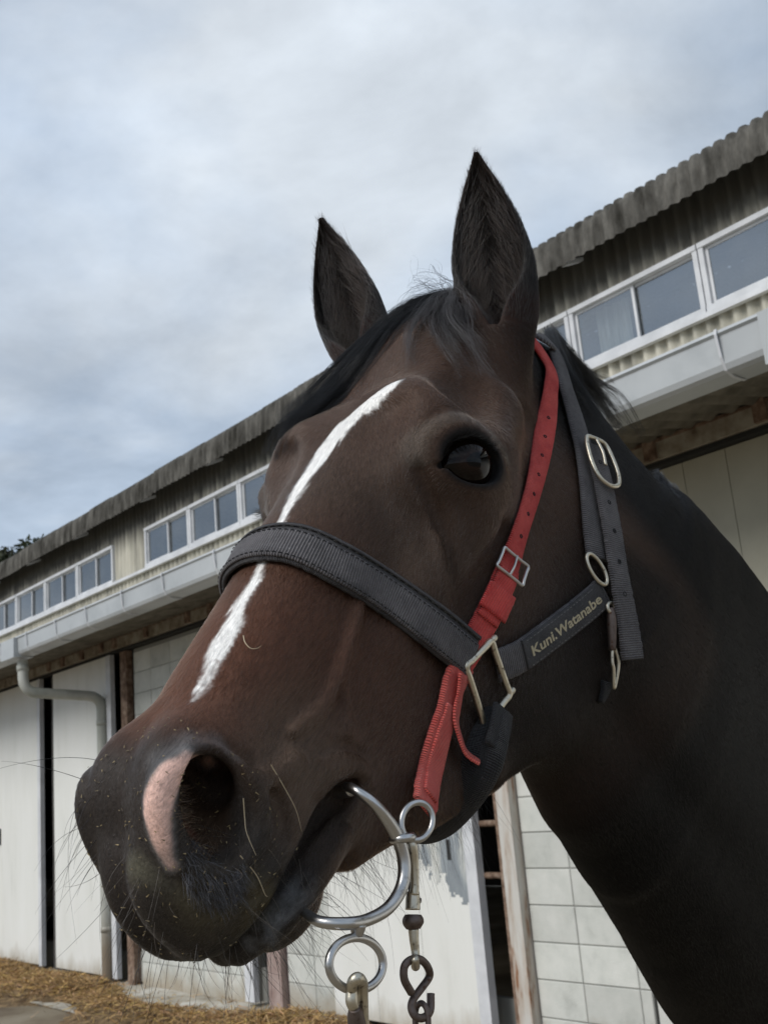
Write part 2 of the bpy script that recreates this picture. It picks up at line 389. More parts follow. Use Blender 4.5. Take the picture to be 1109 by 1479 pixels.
    for u in [13.2, 12.4, 11.62, 11.25, 10.75, 10.28, 9.98, 9.3, 8.5, 8.1, 7.3, 6.5, 5.7, 4.9, 4.1, 3.42, 2.75, 2.0, 1.2]:
        bbox('beam_cleat', M_rust, B, u, u + .07, .100, .125, 3.066, 3.19)
    # end and back walls, floor, keep the inside dark
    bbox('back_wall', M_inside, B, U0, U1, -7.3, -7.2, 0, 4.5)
    for a, b in ((U0, U0 + .1), (U1 - .1, U1)):
        V = [uoz(u, o, z) for u in (a, b) for o, z in ((.0, 0), (-7.2, 0), (-7.2, 4.5), (-3.6, 5.7), (-.2, 4.6))]
        link('end_wall', pmesh('end_wall', V, [(0, 1, 2, 3, 4), (9, 8, 7, 6, 5), (0, 5, 6, 1), (1, 6, 7, 2), (2, 7, 8, 3), (3, 8, 9, 4), (4, 9, 5, 0)]), M_cream, B)
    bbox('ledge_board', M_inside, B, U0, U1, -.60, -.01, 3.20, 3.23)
    # door leaves, posts, panels (u from, u to)
    def door(a, b, z1=3.03, o=.035, m=M_white, seam=None, label=None):
        z0 = .05
        d = bbox('door', m, B, a, b, o, o + .035, z0, z1, bevel=.003)
        for e0, e1 in ((a - .0, a + .055), (b - .055, b)):
            pass
        if label: d['label'] = label
        return d
    d1 = door(12.10, 13.37); bbox('edge_strip', M_alu, d1, 12.02, 12.098, .03, .078, .04, 3.03)
    bbox('pull_handle', M_dark, d1, 13.24, 13.29, .0705, .082, 1.28, 1.46)
    d2 = door(10.30, 11.66); bbox('edge_strip', M_alu, d2, 10.20, 10.298, .03, .078, .04, 3.03)
    door(13.55, 14.9)
    bbox('rust_post', M_rust, B, 9.90, 10.03, -.02, .05, .0, 3.03)
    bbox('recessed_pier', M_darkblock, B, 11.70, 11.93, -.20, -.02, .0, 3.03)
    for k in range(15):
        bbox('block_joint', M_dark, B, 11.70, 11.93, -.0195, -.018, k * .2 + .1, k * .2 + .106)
    bbox('edge_strip', M_alu, B, 7.80, 7.93, .03, .078, .04, 3.03)
    bbox('rust_post', M_pink, B, 7.45, 7.63, -.02, .05, .0, 3.03)
    # the open leaf with the grey smears
    d3 = door(5.265, 6.75, label='white door leaf with grey scuffed smears near its free edge')
    bbox('edge_strip', M_alu, d3, 5.165, 5.262, .025, .082, .04, 3.03)
    bbox('flush_pull', M_dark, d3, 5.40, 5.43, .0705, .074, 1.06, 1.18)
    # smears as a thin uneven coat of grey
    bm = bmesh.new()
    rs = np.random.default_rng(4)
    nt_u, nt_z = 46, 46
    grid = {}
    for i in range(nt_u + 1):
        for j in range(nt_z + 1):
            grid[i, j] = bm.verts.new(uoz(5.275 + i * .013, .0715, .80 + j * .014))
    for i in range(nt_u):
        for j in range(nt_z):
            u = i / nt_u; v = j / nt_z
            base = .02 + .62 * u ** 1.3 + .22 * noise.noise(Vector((i * .16, 0, 7))) + .12 * noise.noise(Vector((i * .33, j * .30, 2))) + .05 * noise.noise(Vector((i * .9, j * .8, 9)))
            top = .97 - .35 * u + .12 * noise.noise(Vector((i * .3, 3, j * .2)))
            if base < v < top and u < .93 + .1 * noise.noise(Vector((0, j * .25, 5))):
                bm.faces.new((grid[i, j], grid[i + 1, j], grid[i + 1, j + 1], grid[i, j + 1]))
    me = bpy.data.meshes.new('grey_smear'); bm.to_mesh(me); bm.free(); link('grey_smear', me, M_smear, d3)
    for u in (5.75, 6.25):
        bbox('board_seam', M_mortar, d3, u, u + .003, .0702, .0708, .05, 3.03)
    # the ladder-like stall bars in the dark gap
    bbox('post', M_rust, B, 4.955, 5.005, -.01, .04, 0, 3.03)
    bbox('post', M_post, B, 4.845, 4.955, -.02, .065, 0, 3.03)
    for z in (2.17, 1.87, 1.57, 1.262, .962):
        link('bar', tube_mesh('bar', [uoz(5.0, .01, z), uoz(5.4, .01, z)], .019, 12), M_rust, B)
    # panelled part right of the blocks
    for i in range(14):
        a = 1.0 + i * .262 - .02
        if a + .262 < 4.0: bbox('cream_panel', M_cream, B, a + .002, a + .260, -.02, .012, 1.75, 3.03)
    bbox('wall_core', M_cream, B, 1.0, 4.0, -.12, -.022, 0, 3.03)
    # painted block walls laid in courses
    protos = []
    def blocks(ua, ub, zmax, off=0):
        bbox('block_core', M_mortar, B, ua, ub, -.18, -.006, 0, zmax)
        r = 0
        z = 0.0
        while z < zmax - .05:
            zz1 = min(z + .197, zmax)
            u = ub - (.0 if r % 1 == 0 else .2)
            first = True
            while u > ua + .03:
                w = .352 if first else (.197 if len(str(int(u * 10))) and int(round((ub - u) / .2)) in (2,) and False else .39)
                a = max(u - w, ua)
                bbox('block', M_block, B, a + .0035, u - .0035, -.10, random.uniform(-.001, .0022), z + .0035, zz1 - .0005, bevel=.003)
                u -= w; first = False
            z += .2; r += 1
    blocks(7.98, 9.84, 3.03); blocks(6.80, 7.43, 3.03); blocks(4.02, 4.84, 2.2)
    blocks(1.0, 4.0, 1.74)
    bbox('foundation', M_mortar, B, U0, U1, -.15, -.11, 0, .25)
    for a, b in ((U0, .98), (13.4, 13.53), (14.95, U1)):
        bbox('plain_wall', M_white, B, a, b, -.1, .01, 0, 3.03)
    # reparent bookkeeping: the children were modelled in world coordinates
    for o in list(B.children):
        o.matrix_parent_inverse = inv
build_stable()
# ------------------------------------------------------------------ the horse as a distance field
HR = np.array([[-0.467409, 0.769456, -0.435277],
               [-0.591233, -0.638136, -0.493179],
               [-0.657246, 0.026834, 0.753199]])           # head axes: x to the muzzle, y to the horse's left, z out of the forehead
HT = np.array([0.0451805, 0.9297890, 1.9124764])            # the poll
HS = np.array([0.892, 1.014, 1.194])                        # proportions of this head

def to_head(W): return ((np.asarray(W) - HT) @ HR) / HS
def to_world(L): return (np.asarray(L) * HS) @ HR.T + HT

HX, HY, HZ = HR[:, 0], HR[:, 1], HR[:, 2]

def smin(a, b, k):
    h = np.maximum(k - np.abs(a - b), 0.0) / k
    return np.minimum(a, b) - h * h * k * 0.25
def smax(a, b, k):
    return -smin(-a, -b, k)

def ell(P, c, r, rot=None):
    """ellipsoid, first-order distance; rot rows = its axes in head space"""
    q = P - np.asarray(c, np.float32)
    if rot is not None:
        q = q @ np.asarray(rot, np.float32).T
    r = np.asarray(r, np.float32)
    k0 = np.sqrt(((q / r) ** 2).sum(1))
    k1 = np.sqrt(((q / (r * r)) ** 2).sum(1)) + 1e-9
    return k0 * (k0 - 1.0) / k1

def axes(xdir, ydir):
    x = _n(xdir); z = _n(np.cross(x, _n(ydir))); y = np.cross(z, x)
    return np.array([x, y, z])

def cap(P, a, b, ra, rb):
    a = np.asarray(a, np.float32); b = np.asarray(b, np.float32)
    ab = b - a
    t = np.clip(((P - a) @ ab) / (ab @ ab), 0, 1)
    return np.sqrt(((P - a - t[:, None] * ab) ** 2).sum(1)) - (ra + (rb - ra) * t)

def chain(P, pts, k=0.006):
    """pts: (x, y, z, r) list -> smooth union of tapering capsules"""
    d = None
    for p, q in zip(pts[:-1], pts[1:]):
        e = cap(P, p[:3], q[:3], p[3], q[3])
        d = e if d is None else (smin(d, e, k) if k else np.minimum(d, e))
    return d

def crom(X, n):
    X = np.asarray(X, float); X = np.vstack([2 * X[0] - X[1], X, 2 * X[-1] - X[-2]])
    out = []
    for i in range(1, len(X) - 2):
        a, b, c, e = X[i-1:i+3]
        for t in np.arange(n) / n:
            out.append(.5 * (2 * b + (c - a) * t + (2*a - 5*b + 4*c - e) * t * t + (3*b - a - 3*c + e) * t ** 3))
    out.append(X[-2])
    return np.array(out)

def _pchip(xs, ys):
    xs = np.array(xs, float); ys = np.array(ys, float)
    h = np.diff(xs); s = np.diff(ys) / h
    m = np.zeros_like(ys)
    m[0], m[-1] = s[0], s[-1]
    for i in range(1, len(xs) - 1):
        m[i] = 0.0 if s[i-1] * s[i] <= 0 else 2 * s[i-1] * s[i] / (s[i-1] + s[i])
    def f(x):
        i = np.clip(np.searchsorted(xs, x) - 1, 0, len(xs) - 2)
        t = np.clip((x - xs[i]) / h[i], 0, 1)
        t2, t3 = t * t, t * t * t
        return (2*t3-3*t2+1)*ys[i] + (t3-2*t2+t)*h[i]*m[i] + (-2*t3+3*t2)*ys[i+1] + (t3-t2)*h[i]*m[i+1]
    return f

def table(cols):
    a = np.array(cols, float)
    return [_pchip(a[:, 0], a[:, j]) for j in range(1, a.shape[1])]

#  upper skull and nose: x, top z, bottom z, z of the widest place, half width, exponent above, exponent below
SK = table([
 (-0.06, -0.020, -0.120, -0.080, 0.048, 2.0, 2.0),
 (-0.02, 0.004, -0.145, -0.070, 0.060, 2.0, 2.0),
 ( 0.03, 0.005, -0.160, -0.060, 0.066, 2.0, 2.0),
 ( 0.08, -0.001, -0.165, -0.060, 0.072, 2.2, 2.0),
 ( 0.13, -0.010, -0.165, -0.060, 0.078, 2.4, 2.0),
 ( 0.18, -0.014, -0.165, -0.064, 0.080, 2.5, 2.2),
 ( 0.23, -0.018, -0.165, -0.075, 0.074, 2.4, 2.2),
 ( 0.28, -0.022, -0.160, -0.085, 0.062, 2.2, 2.2),
 ( 0.34, -0.029, -0.165, -0.092, 0.053, 2.4, 2.6),
 ( 0.40, -0.037, -0.162, -0.095, 0.048, 2.4, 2.6),
 ( 0.46, -0.044, -0.155, -0.095, 0.046, 2.4, 2.6),
 ( 0.52, -0.051, -0.143, -0.096, 0.043, 2.3, 2.4),
 ( 0.57, -0.061, -0.145, -0.104, 0.040, 2.2, 2.2),
 ( 0.61, -0.085, -0.145, -0.115, 0.030, 2.0, 2.0)])
SKX = (-0.06, 0.605)

def loft(P, T, X, capr=0.03):
    x = np.clip(P[:, 0], X[0], X[1])
    zt, zb, zm, w, nu, nd = [f(x) for f in T]
    dx = np.abs(P[:, 0] - x)
    up = P[:, 2] > zm
    h = np.where(up, zt - zm, zm - zb)
    n = np.where(up, nu, nd)
    a = np.abs(P[:, 1]) / w + 1e-6
    b = np.abs(P[:, 2] - zm) / h + 1e-6
    s = a ** n + b ** n
    rho = s ** (1 / n)
    g = rho ** (1 - n) * np.sqrt((a ** (n - 1) / w) ** 2 + (b ** (n - 1) / h) ** 2) + 1e-9
    d = (rho - 1) / g
    d = np.maximum(d, -0.9 * np.minimum(w, h))
    # rounded ends
    return np.where(dx > 0, np.sqrt(np.maximum(d + capr, 0) ** 2 + dx ** 2) - capr + np.minimum(d + capr, 0), d)

def ear_frame(base, tip, opening):
    x = _n(np.subtract(tip, base)); z = _n(np.asarray(opening) - np.dot(opening, x) * x); y = np.cross(z, x)
    return np.array([x, y, z]), np.asarray(base, float), float(np.linalg.norm(np.subtract(tip, base)))

EARS = [ear_frame((0.006, 0.066, -0.038), (-0.139, 0.065, 0.077), (0.55, 0.35, 0.75)),
        ear_frame((-0.004, -0.076, -0.018), (-0.123, -0.110, 0.093), (0.62, 0.05, 0.75))]
# along the ear (0..1): front, back, widest, half width
EAR_OUT = table([(-0.32, .004, -.022, -.008, .010, 2, 2), (-0.15, .013, -.028, -.006, .021, 2, 2), (0.0, .018, -.030, -.006, .028, 2, 2), (0.2, .022, -.030, -.004, .035, 2, 2),
                 (0.40, .020, -.026, -.002, .0370, 2, 2), (0.6, .015, -.020, 0, .0315, 2, 2), (0.8, .009, -.011, 0, .0190, 2, 2), (0.95, .004, -.005, 0, .0062, 2, 2), (1.0, .002, -.003, 0, .0022, 2, 2)])
EAR_IN = table([(0.0, .04, -.004, .010, .004, 2, 2), (0.12, .05, -.012, .012, .013, 2, 2), (0.25, .05, -.019, .012, .024, 2, 2),
                (0.42, .05, -.018, .010, .0305, 2, 2), (0.6, .045, -.0135, .008, .0262, 2, 2), (0.8, .03, -.006, .006, .0148, 2, 2), (0.93, .02, -.002, .004, .0048, 2, 2), (0.97, .01, -.0005, .003, .001, 2, 2)])

def ear(P, E):
    A, b, L = E
    if b[1] < 0:                                     # the far ear bows outwards
        s_ = ((P - b.astype(np.float32)) @ A[0].astype(np.float32)) / L
        P = P + np.stack([0 * s_, .010 * np.sin(np.clip(s_, 0, 1) * math.pi), 0 * s_], 1).astype(np.float32)
    q = (P - b.astype(np.float32)) @ A.astype(np.float32).T
    # the ear curves: its tip leans back in and forwards
    t = q[:, 0] / L
    q[:, 2] -= 0.010 * np.sin(np.clip(t, 0, 1) * math.pi) * -1
    qs = q.copy(); qs[:, 0] = t
    def lf(T, X):
        x = np.clip(t, X[0], X[1])
        zt, zb, zm, w, nu, nd = [f(x) for f in T]
        up = qs[:, 2] > zm
        h = np.where(up, zt - zm, zm - zb)
        a = np.abs(qs[:, 1]) / w + 1e-6; c = np.abs(qs[:, 2] - zm) / h + 1e-6
        rho = np.sqrt(a * a + c * c)
        g = np.sqrt((a / w) ** 2 + (c / h) ** 2) / rho + 1e-9
        d = (rho - 1) / g
        dx = np.abs(t - x) * L
        return np.where(dx > 0, np.sqrt(np.maximum(d, 0) ** 2 + dx ** 2), d)
    o = lf(EAR_OUT, (-0.30, 1.0))
    i = lf(EAR_IN, (0.0, 0.97))
    return smax(o, -i, 0.004)

LIP_UP = crom([(.606, .016, -.132, .018), (.575, .031, -.132, .0165), (.535, .037, -.127, .0150), (.50, .038, -.122, .0150), (.45, .036, -.125, .014)], 3)
LIP_LO = crom([(.594, .008, -.163, .0110), (.57, .026, -.162, .0120), (.53, .034, -.159, .0140), (.49, .033, -.160, .0150), (.44, .030, -.158, .018)], 3)
def head_base(P):
    """P in head space, float32: the big forms"""
    Q = P.copy()
    w = np.clip((P[:, 0] - .48) / .08, 0, 1)
    Q[:, 1] = np.sqrt(P[:, 1] ** 2 + 0.004 ** 2) * np.where(P[:, 1] < 0, 1 + .36 * w * w * (3 - 2 * w), 1)
    d = loft(Q, SK, SKX)
    d = smin(d, ell(Q, (.185, .050, -.165), (.125, .036, .112)), .035)                # masseter
    d = smin(d, chain(Q, [(.10, .035, -.205, .035), (.17, .045, -.245, .026), (.25, .042, -.252, .021), (.33, .034, -.228, .020), (.41, .028, -.202, .017), (.48, .02, -.178, .016)]), .03)
    d = smin(d, chain(Q, [(.08, 0, -.15, .055), (.25, 0, -.165, .055), (.38, 0, -.155, .036), (.48, 0, -.155, .03)]), .03)
    d = smin(d, ell(Q, (.335, .030, -.165), (.105, .028, .060)), .03)
    d = smin(d, ell(Q, (.192, .058, -.060), (.058, .042, .050)), .035)               # orbit
    d = smin(d, chain(Q, [(.215, .078, -.092, .013), (.15, .078, -.080, .015), (.09, .072, -.070, .018)]), .03)
    d = smin(d, chain(Q, [(.225, .072, -.104, .012), (.30, .057, -.112, .010), (.36, .044, -.118, .007)]), .03)
    d = smax(d, -ell(Q, (.135, .088, -.036), (.030, .016, .016)), .03)               # hollow above the eye
    d = smin(d, ell(Q, (.560, .028, -.088), (.046, .024, .038)), .03)                # nostril wing
    d = smin(d, ell(Q, (.590, .0, -.118), (.040, .040, .032)), .025)                 # upper lip
    d = smin(d, chain(Q, LIP_UP, 0), .018)
    d2 = chain(Q, LIP_LO, 0)
    d2 = smin(d2, ell(Q, (.540, .0, -.176), (.040, .027, .019)), .015)
    d = smin(d, d2, .009)
    return d, Q

def on_side(pts, dy=0.0):
    """set y of each (x, y, z, r) stroke point to the head's own surface, dy proud of it"""
    ys = np.linspace(.0, .09, 181); out = []
    for x, y, z, r in pts:
        d, _ = head_base(np.c_[np.full(181, x), ys, np.full(181, z)].astype(np.float32))
        i = np.where(d < 0)[0]
        out.append((x, (ys[i[-1]] + dy) if len(i) else y, z, r))
    return out


DETAIL = []           # strokes laid over the big forms: grooves, folds, openings
def near(P, c, r):
    return np.where(((P - np.asarray(c, np.float32)) ** 2).sum(1) < r * r)[0]

def stroke(pts, k, cut=False, both=True, kk=0):
    if len(pts) > 2 and len(pts) < 9: pts = crom(pts, 3)
    pts = [tuple(map(float, p)) for p in pts]
    A = np.array(pts)[:, :3]
    c = A.mean(0); R_ = np.sqrt(((A - c) ** 2).sum(1)).max() + .05
    def f(d, P, Q):
        X = Q if both else P
        i = near(X, c, R_)
        if len(i):
            e = chain(X[i], pts, kk)
            d[i] = smax(d[i], -e, k) if cut else smin(d[i], e, k)
        return d
    DETAIL.append(f)
def blob(c, r, k, cut=False, rot=None, both=True):
    def f(d, P, Q):
        X = Q if both else P
        i = near(X, c, max(r) + .05)
        if len(i):
            e = ell(X[i], c, r, rot)
            d[i] = smax(d[i], -e, k) if cut else smin(d[i], e, k)
        return d
    DETAIL.append(f)

# the eye
EYE_C = np.array([.213, .101, -.065]); EYE_N = _n([.22, .96, .10])
EYE_A = np.array([-.047, .015, -.024]); EYE_A = _n(EYE_A - EYE_A.dot(EYE_N) * EYE_N)       # to the rear corner
EYE_V = np.cross(EYE_A, EYE_N); EYE_V = EYE_V if EYE_V[2] > 0 else -EYE_V
def eye_arc(a, b, t0, t1, r, n=9, push=0.0, sag=0.010):
    out = []
    for i in range(n):
        t = math.radians(t0 + (t1 - t0) * i / (n - 1))
        p = EYE_C + EYE_A * a * math.cos(t) + EYE_V * b * math.sin(t) + EYE_N * (push - sag * math.cos(t) ** 2)
        e = math.sin(math.pi * i / (n - 1)) ** .5
        out.append((*p, r * (.35 + .65 * e)))
    return out
blob(EYE_C - EYE_N * .012, (.034, .023, .0165), .014, rot=np.array([EYE_A, EYE_V, EYE_N]))
stroke(eye_arc(.036, .0275, 160, 25, .0038, push=-.0025), .008)                     # upper fold
stroke(eye_arc(.0305, .0212, 178, 2, .0050, push=.0005), .005)                        # upper lid
stroke(eye_arc(.029, .0180, -172, -8, .0036, push=-.0020), .006)                    # lower lid
blob(EYE_C + EYE_N * .002, (.0268, .0162, .0200), .0030, cut=True, rot=np.array([EYE_A, EYE_V, EYE_N]))
stroke([(*(EYE_C - EYE_A * .020 - EYE_N * .003), .0060), (*(EYE_C - EYE_A * .031 - EYE_V * .002 - EYE_N * .004), .0020)], .003, cut=True)
# tear groove below the eye and veins
stroke([(.258, .081, -.066, .0016), (.268, .080, -.085, .0020), (.285, .075, -.105, .0020), (.305, .068, -.125, .0017), (.325, .063, -.150, .0012)], .012)
stroke(on_side([(.250, 0, -.050, .0010), (.258, 0, -.075, .0020), (.272, 0, -.098, .0020), (.288, 0, -.118, .0010)], .001), .012, cut=True)
stroke(on_side([(.205, 0, -.120, .0010), (.24, 0, -.128, .0022), (.28, 0, -.135, .0022), (.32, 0, -.140, .0010)], .001), .022, cut=True)
stroke([(.345, .055, -.075, .0010), (.375, .053, -.088, .0018), (.410, .051, -.098, .0018), (.450, .050, -.104, .0014), (.485, .050, -.098, .0008)], .010)
stroke([(.410, .050, -.098, .0010), (.435, .052, -.118, .0010), (.450, .052, -.130, .0006)], .008)
stroke([(.300, .070, -.150, .0006), (.335, .060, -.158, .0010), (.38, .055, -.165, .0006)], .009)
blob((.232, .060, -.012), (.030, .018, .010), .03, cut=True)

# nostril
stroke([(.563, .048, -.072, .0050), (.566, .046, -.063, .0070), (.581, .041, -.061, .0078), (.595, .038, -.068, .0082), (.604, .036, -.081, .0078), (.608, .037, -.094, .0062)], .006)
stroke([(.557, .045, -.062, .0040), (.551, .052, -.071, .0060), (.547, .055, -.084, .0065), (.548, .055, -.100, .0065), (.558, .053, -.111, .0065), (.577, .050, -.115, .0060), (.595, .046, -.114, .0055), (.607, .040, -.106, .0050)], .008)
NOS = np.array([_n([.60, .08, -.55]), _n([.55, .2, .60]), [0, 0, 0.]])
NOS[1] = _n(NOS[1] - NOS[1].dot(NOS[0]) * NOS[0]); NOS[2] = np.cross(NOS[0], NOS[1])
blob((.5730, .055, -.087), (.0310, .0205, .0235), .005, cut=True, rot=NOS)
stroke([(.565, .048, -.080, .0150), (.548, .030, -.083, .0140), (.520, .016, -.086, .0110)], .005, cut=True)
stroke([(.583, .050, -.096, .0115), (.570, .036, -.088, .0120), (.550, .026, -.084, .0120)], .007, cut=True)

# muzzle folds
stroke([(.607, 0, -.070, .002), (.622, 0, -.085, .003), (.632, 0, -.105, .003), (.634, 0, -.130, .002)], .020, cut=True)
stroke(on_side([(.590, .047, -.121, .0008), (.574, .053, -.127, .0020), (.555, .055, -.128, .0020), (.538, .057, -.122, .0008)]), .009, cut=True)
stroke(on_side([(.535, 0, -.075, .0006), (.532, 0, -.095, .0014), (.534, 0, -.115, .0014), (.545, 0, -.128, .0006)]), .010, cut=True)
stroke(on_side([(.600, 0, -.128, .0006), (.585, 0, -.137, .0012), (.565, 0, -.140, .0006)]), .006, cut=True)
stroke(on_side([(.490, 0, -.128, .0005), (.470, 0, -.133, .0012), (.455, 0, -.145, .0010), (.450, 0, -.156, .0005)], .001), .007, cut=True)
stroke(on_side([(.478, 0, -.120, .0005), (.458, 0, -.126, .0012), (.443, 0, -.140, .0010)], .001), .007, cut=True)
stroke(on_side([(.505, 0, -.152, .0005), (.490, 0, -.160, .0010), (.470, 0, -.163, .0005)], .001), .006, cut=True)
stroke([(.500, .052, -.108, .0015), (.520, .054, -.104, .0020), (.540, .055, -.094, .0015)], .014)
stroke([(.480, .054, -.116, .0005), (.462, .054, -.125, .0015), (.447, .053, -.140, .0010)], .008, cut=True)
# mouth
stroke(on_side([(.452, .052, -.148, .0025), (.466, .054, -.1475, .0060), (.485, .054, -.1465, .0070), (.505, .056, -.1450, .0060), (.531, .055, -.1440, .0034), (.558, .052, -.1455, .0026), (.584, .046, -.1505, .0024), (.601, .040, -.1525, .0022), (.617, .031, -.1515, .0022)], -.0004) + [(.627, .018, -.149, .0024), (.630, 0, -.149, .0024)], .004, cut=True)
stroke(on_side([(.500, 0, -.158, .004), (.530, 0, -.160, .0055), (.560, 0, -.161, .0055), (.585, 0, -.164, .004)], -.002), .010)                 # lower lip roll
stroke([(.492, .047, -.128, .004), (.472, .050, -.132, .0060), (.458, .049, -.142, .0055), (.452, .046, -.152, .004)], .010)

def head(P):
    d, Q = head_base(P)
    for f in DETAIL:
        d = f(d, P, Q)
    return d

def unproj(px, py, depth):
    """point seen at a photo pixel, depth metres in front of the lens"""
    r = ray(px, py)
    return CAMC + r * depth / (-(r @ CAMR)[2])


# ------------------------------------------------------------------ neck and body (world space): centre, half depth, half width
LAT = _n([0.77, -0.64, 0.0])
NECK = [(to_world((-0.030, 0, -0.090)), .132, .062),
        (unproj(866, 878, 1.06), .200, .082),
        (unproj(988, 1052, 1.20), .256, .100),
        (unproj(1118, 1210, 1.40), .305, .130),
        (np.array([0.80, 1.74, 1.24]), .33, .20),
        (np.array([1.12, 2.15, 1.18]), .33, .27),
        (np.array([1.60, 2.75, 1.20]), .33, .29),
        (np.array([1.92, 3.15, 1.30]), .27, .26)]
def _spline(pts, n):
    X = np.array([np.r_[p[0], p[1], p[2]] for p in pts]); X = np.vstack([2 * X[0] - X[1], X, 2 * X[-1] - X[-2]])
    out = []
    for i in range(1, len(X) - 2):
        for t in np.arange(n) / n:
            a, b, c, e = X[i-1:i+3]
            out.append(.5 * (2 * b + (c - a) * t + (2*a - 5*b + 4*c - e) * t * t + (3*b - a - 3*c + e) * t ** 3))
    out.append(X[-2])
    return [(v[:3], v[3], v[4]) for v in out]
NECKS = _spline(NECK, 4)
NK_C = np.array([p[0] for p in NECKS], np.float32); NK_R = np.array([p[1:] for p in NECKS], np.float32)
NK_U = np.gradient(NK_C, axis=0); NK_U /= np.linalg.norm(NK_U, axis=1, keepdims=True)
NK_L = LAT.astype(np.float32) - NK_U * (NK_U @ LAT.astype(np.float32))[:, None]; NK_L /= np.linalg.norm(NK_L, axis=1, keepdims=True)
NK_S = np.cross(NK_U, NK_L)
BW = _n([1.6 - 1.12, 2.75 - 2.15, 0])
def _leg(x, y, z0, side, hind):
    c = np.array([x, y, 0.0]) + LAT * side
    f = -BW
    if hind:
        pts = [(c + BW * -.05 + [0, 0, z0], .13), (c + f * .10 + [0, 0, .82], .075), (c + BW * .10 + [0, 0, .53], .045), (c + BW * .04 + [0, 0, .25], .030), (c + BW * .03 + [0, 0, .16], .036), (c + f * .02 + [0, 0, .06], .045)]
    else:
        pts = [(c + [0, 0, z0], .11), (c + BW * .02 + [0, 0, .75], .062), (c + [0, 0, .48], .043), (c + [0, 0, .25], .028), (c + [0, 0, .16], .034), (c + f * .03 + [0, 0, .06], .046)]
    return [tuple(p) + (r,) for p, r in pts]
LEGS = [_leg(0.92, 1.95, 1.05, .12, False), _leg(0.98, 1.88, 1.05, -.12, False),
        _leg(1.80, 3.0, 1.15, .14, True), _leg(1.86, 2.93, 1.15, -.14, True)]

def neck(W):
    best = np.full(len(W), 1e9, np.float32); tg = np.zeros(len(W), np.float32)
    for i, ((a, sa, la), (b, sb, lb)) in enumerate(zip(NECKS[:-1], NECKS[1:])):
        a = a.astype(np.float32); ab = (b - a).astype(np.float32)
        t = np.clip(((W - a) @ ab) / (ab @ ab), 0, 1)
        e = ((W - a - t[:, None] * ab) ** 2).sum(1)
        m = e < best
        best[m] = e[m]; tg[m] = (i + t)[m]
    i = np.minimum(tg.astype(int), len(NECKS) - 2); f = (tg - i)[:, None]
    c = NK_C[i] * (1 - f) + NK_C[i+1] * f; r = NK_R[i] * (1 - f) + NK_R[i+1] * f
    sag = NK_S[i] * (1 - f) + NK_S[i+1] * f; lat = NK_L[i] * (1 - f) + NK_L[i+1] * f; u = NK_U[i] * (1 - f) + NK_U[i+1] * f
    o = W - c
    x = (o * sag).sum(1); y = (o * lat).sum(1); z = (o * u).sum(1) * ((tg <= 0) | (tg >= len(NECKS) - 1))
    s, l = r[:, 0], r[:, 1]; m = np.minimum(s, l)
    k0 = np.sqrt((x / s) ** 2 + (y / l) ** 2 + (z / m) ** 2) + 1e-9
    k1 = np.sqrt((x / s ** 2) ** 2 + (y / l ** 2) ** 2 + (z / m ** 2) ** 2) + 1e-9
    d = k0 * (k0 - 1) / k1
    ph = np.arctan2(y / l, x / s)                    # 0 on the throat side, pi at the crest
    on = np.clip(1 - tg / 16, 0, 1) * np.clip(tg / 2, 0, 1)
    g = np.exp(-((np.abs(ph) - .62 - .03 * tg) / .16) ** 2) * .9 - np.exp(-((np.abs(ph) - 1.05 - .03 * tg) / .30) ** 2) * .7 + np.exp(-((np.abs(ph) - 2.05) / .28) ** 2) * .6 - np.exp(-((np.abs(ph) - .25) / .22) ** 2) * .35
    return (d + .0065 * g * on).astype(np.float32)

def horse1(W):
    W = W.astype(np.float32)
    d = neck(W)
    far_ = W[:, 2] < 1.25
    if far_.any():
        i = np.where(far_)[0]
        e = d[i]
        for L in LEGS:
            e = smin(e, chain(W[i], L, .03), .05)
        d[i] = e
    P = (((W - HT.astype(np.float32)) @ HR.astype(np.float32)) / HS.astype(np.float32)).astype(np.float32)
    rr = np.sqrt(((P - np.array((.27, 0, -.1), np.float32)) ** 2).sum(1))
    i = np.where(rr < .56)[0]
    d = np.where(rr >= .56, np.minimum(d, (rr - .50) * .89), d)
    if len(i):
        p = P[i]
        h = head(p)
        for E in EARS:
            j = near(p, E[1] + E[0][0] * .09, .19)
            if len(j): h[j] = smin(h[j], ear(p[j], E), .022)
        d[i] = smin(d[i], h, .028)
    return d

from concurrent.futures import ThreadPoolExecutor
POOL = ThreadPoolExecutor(4)
def horse(W):
    W = np.asarray(W)
    if len(W) < 6000: return horse1(W)
    n = max(4, len(W) // 25000)
    return np.concatenate(list(POOL.map(horse1, np.array_split(W, n))))
# ------------------------------------------------------------------ field -> one continuous mesh (surface nets on a graded grid)
def graded(lo, hi, f0, f1, h, hmax, g=1.12):
    mid = list(np.arange(f0, f1 + h * .5, h))
    up, s, v = [], h, mid[-1]
    while v < hi:
        s = min(s * g, hmax); v += s; up.append(v)
    dn, s, v = [], h, mid[0]
    while v > lo:
        s = min(s * g, hmax); v -= s; dn.append(v)
    return np.array(dn[::-1] + mid + up)

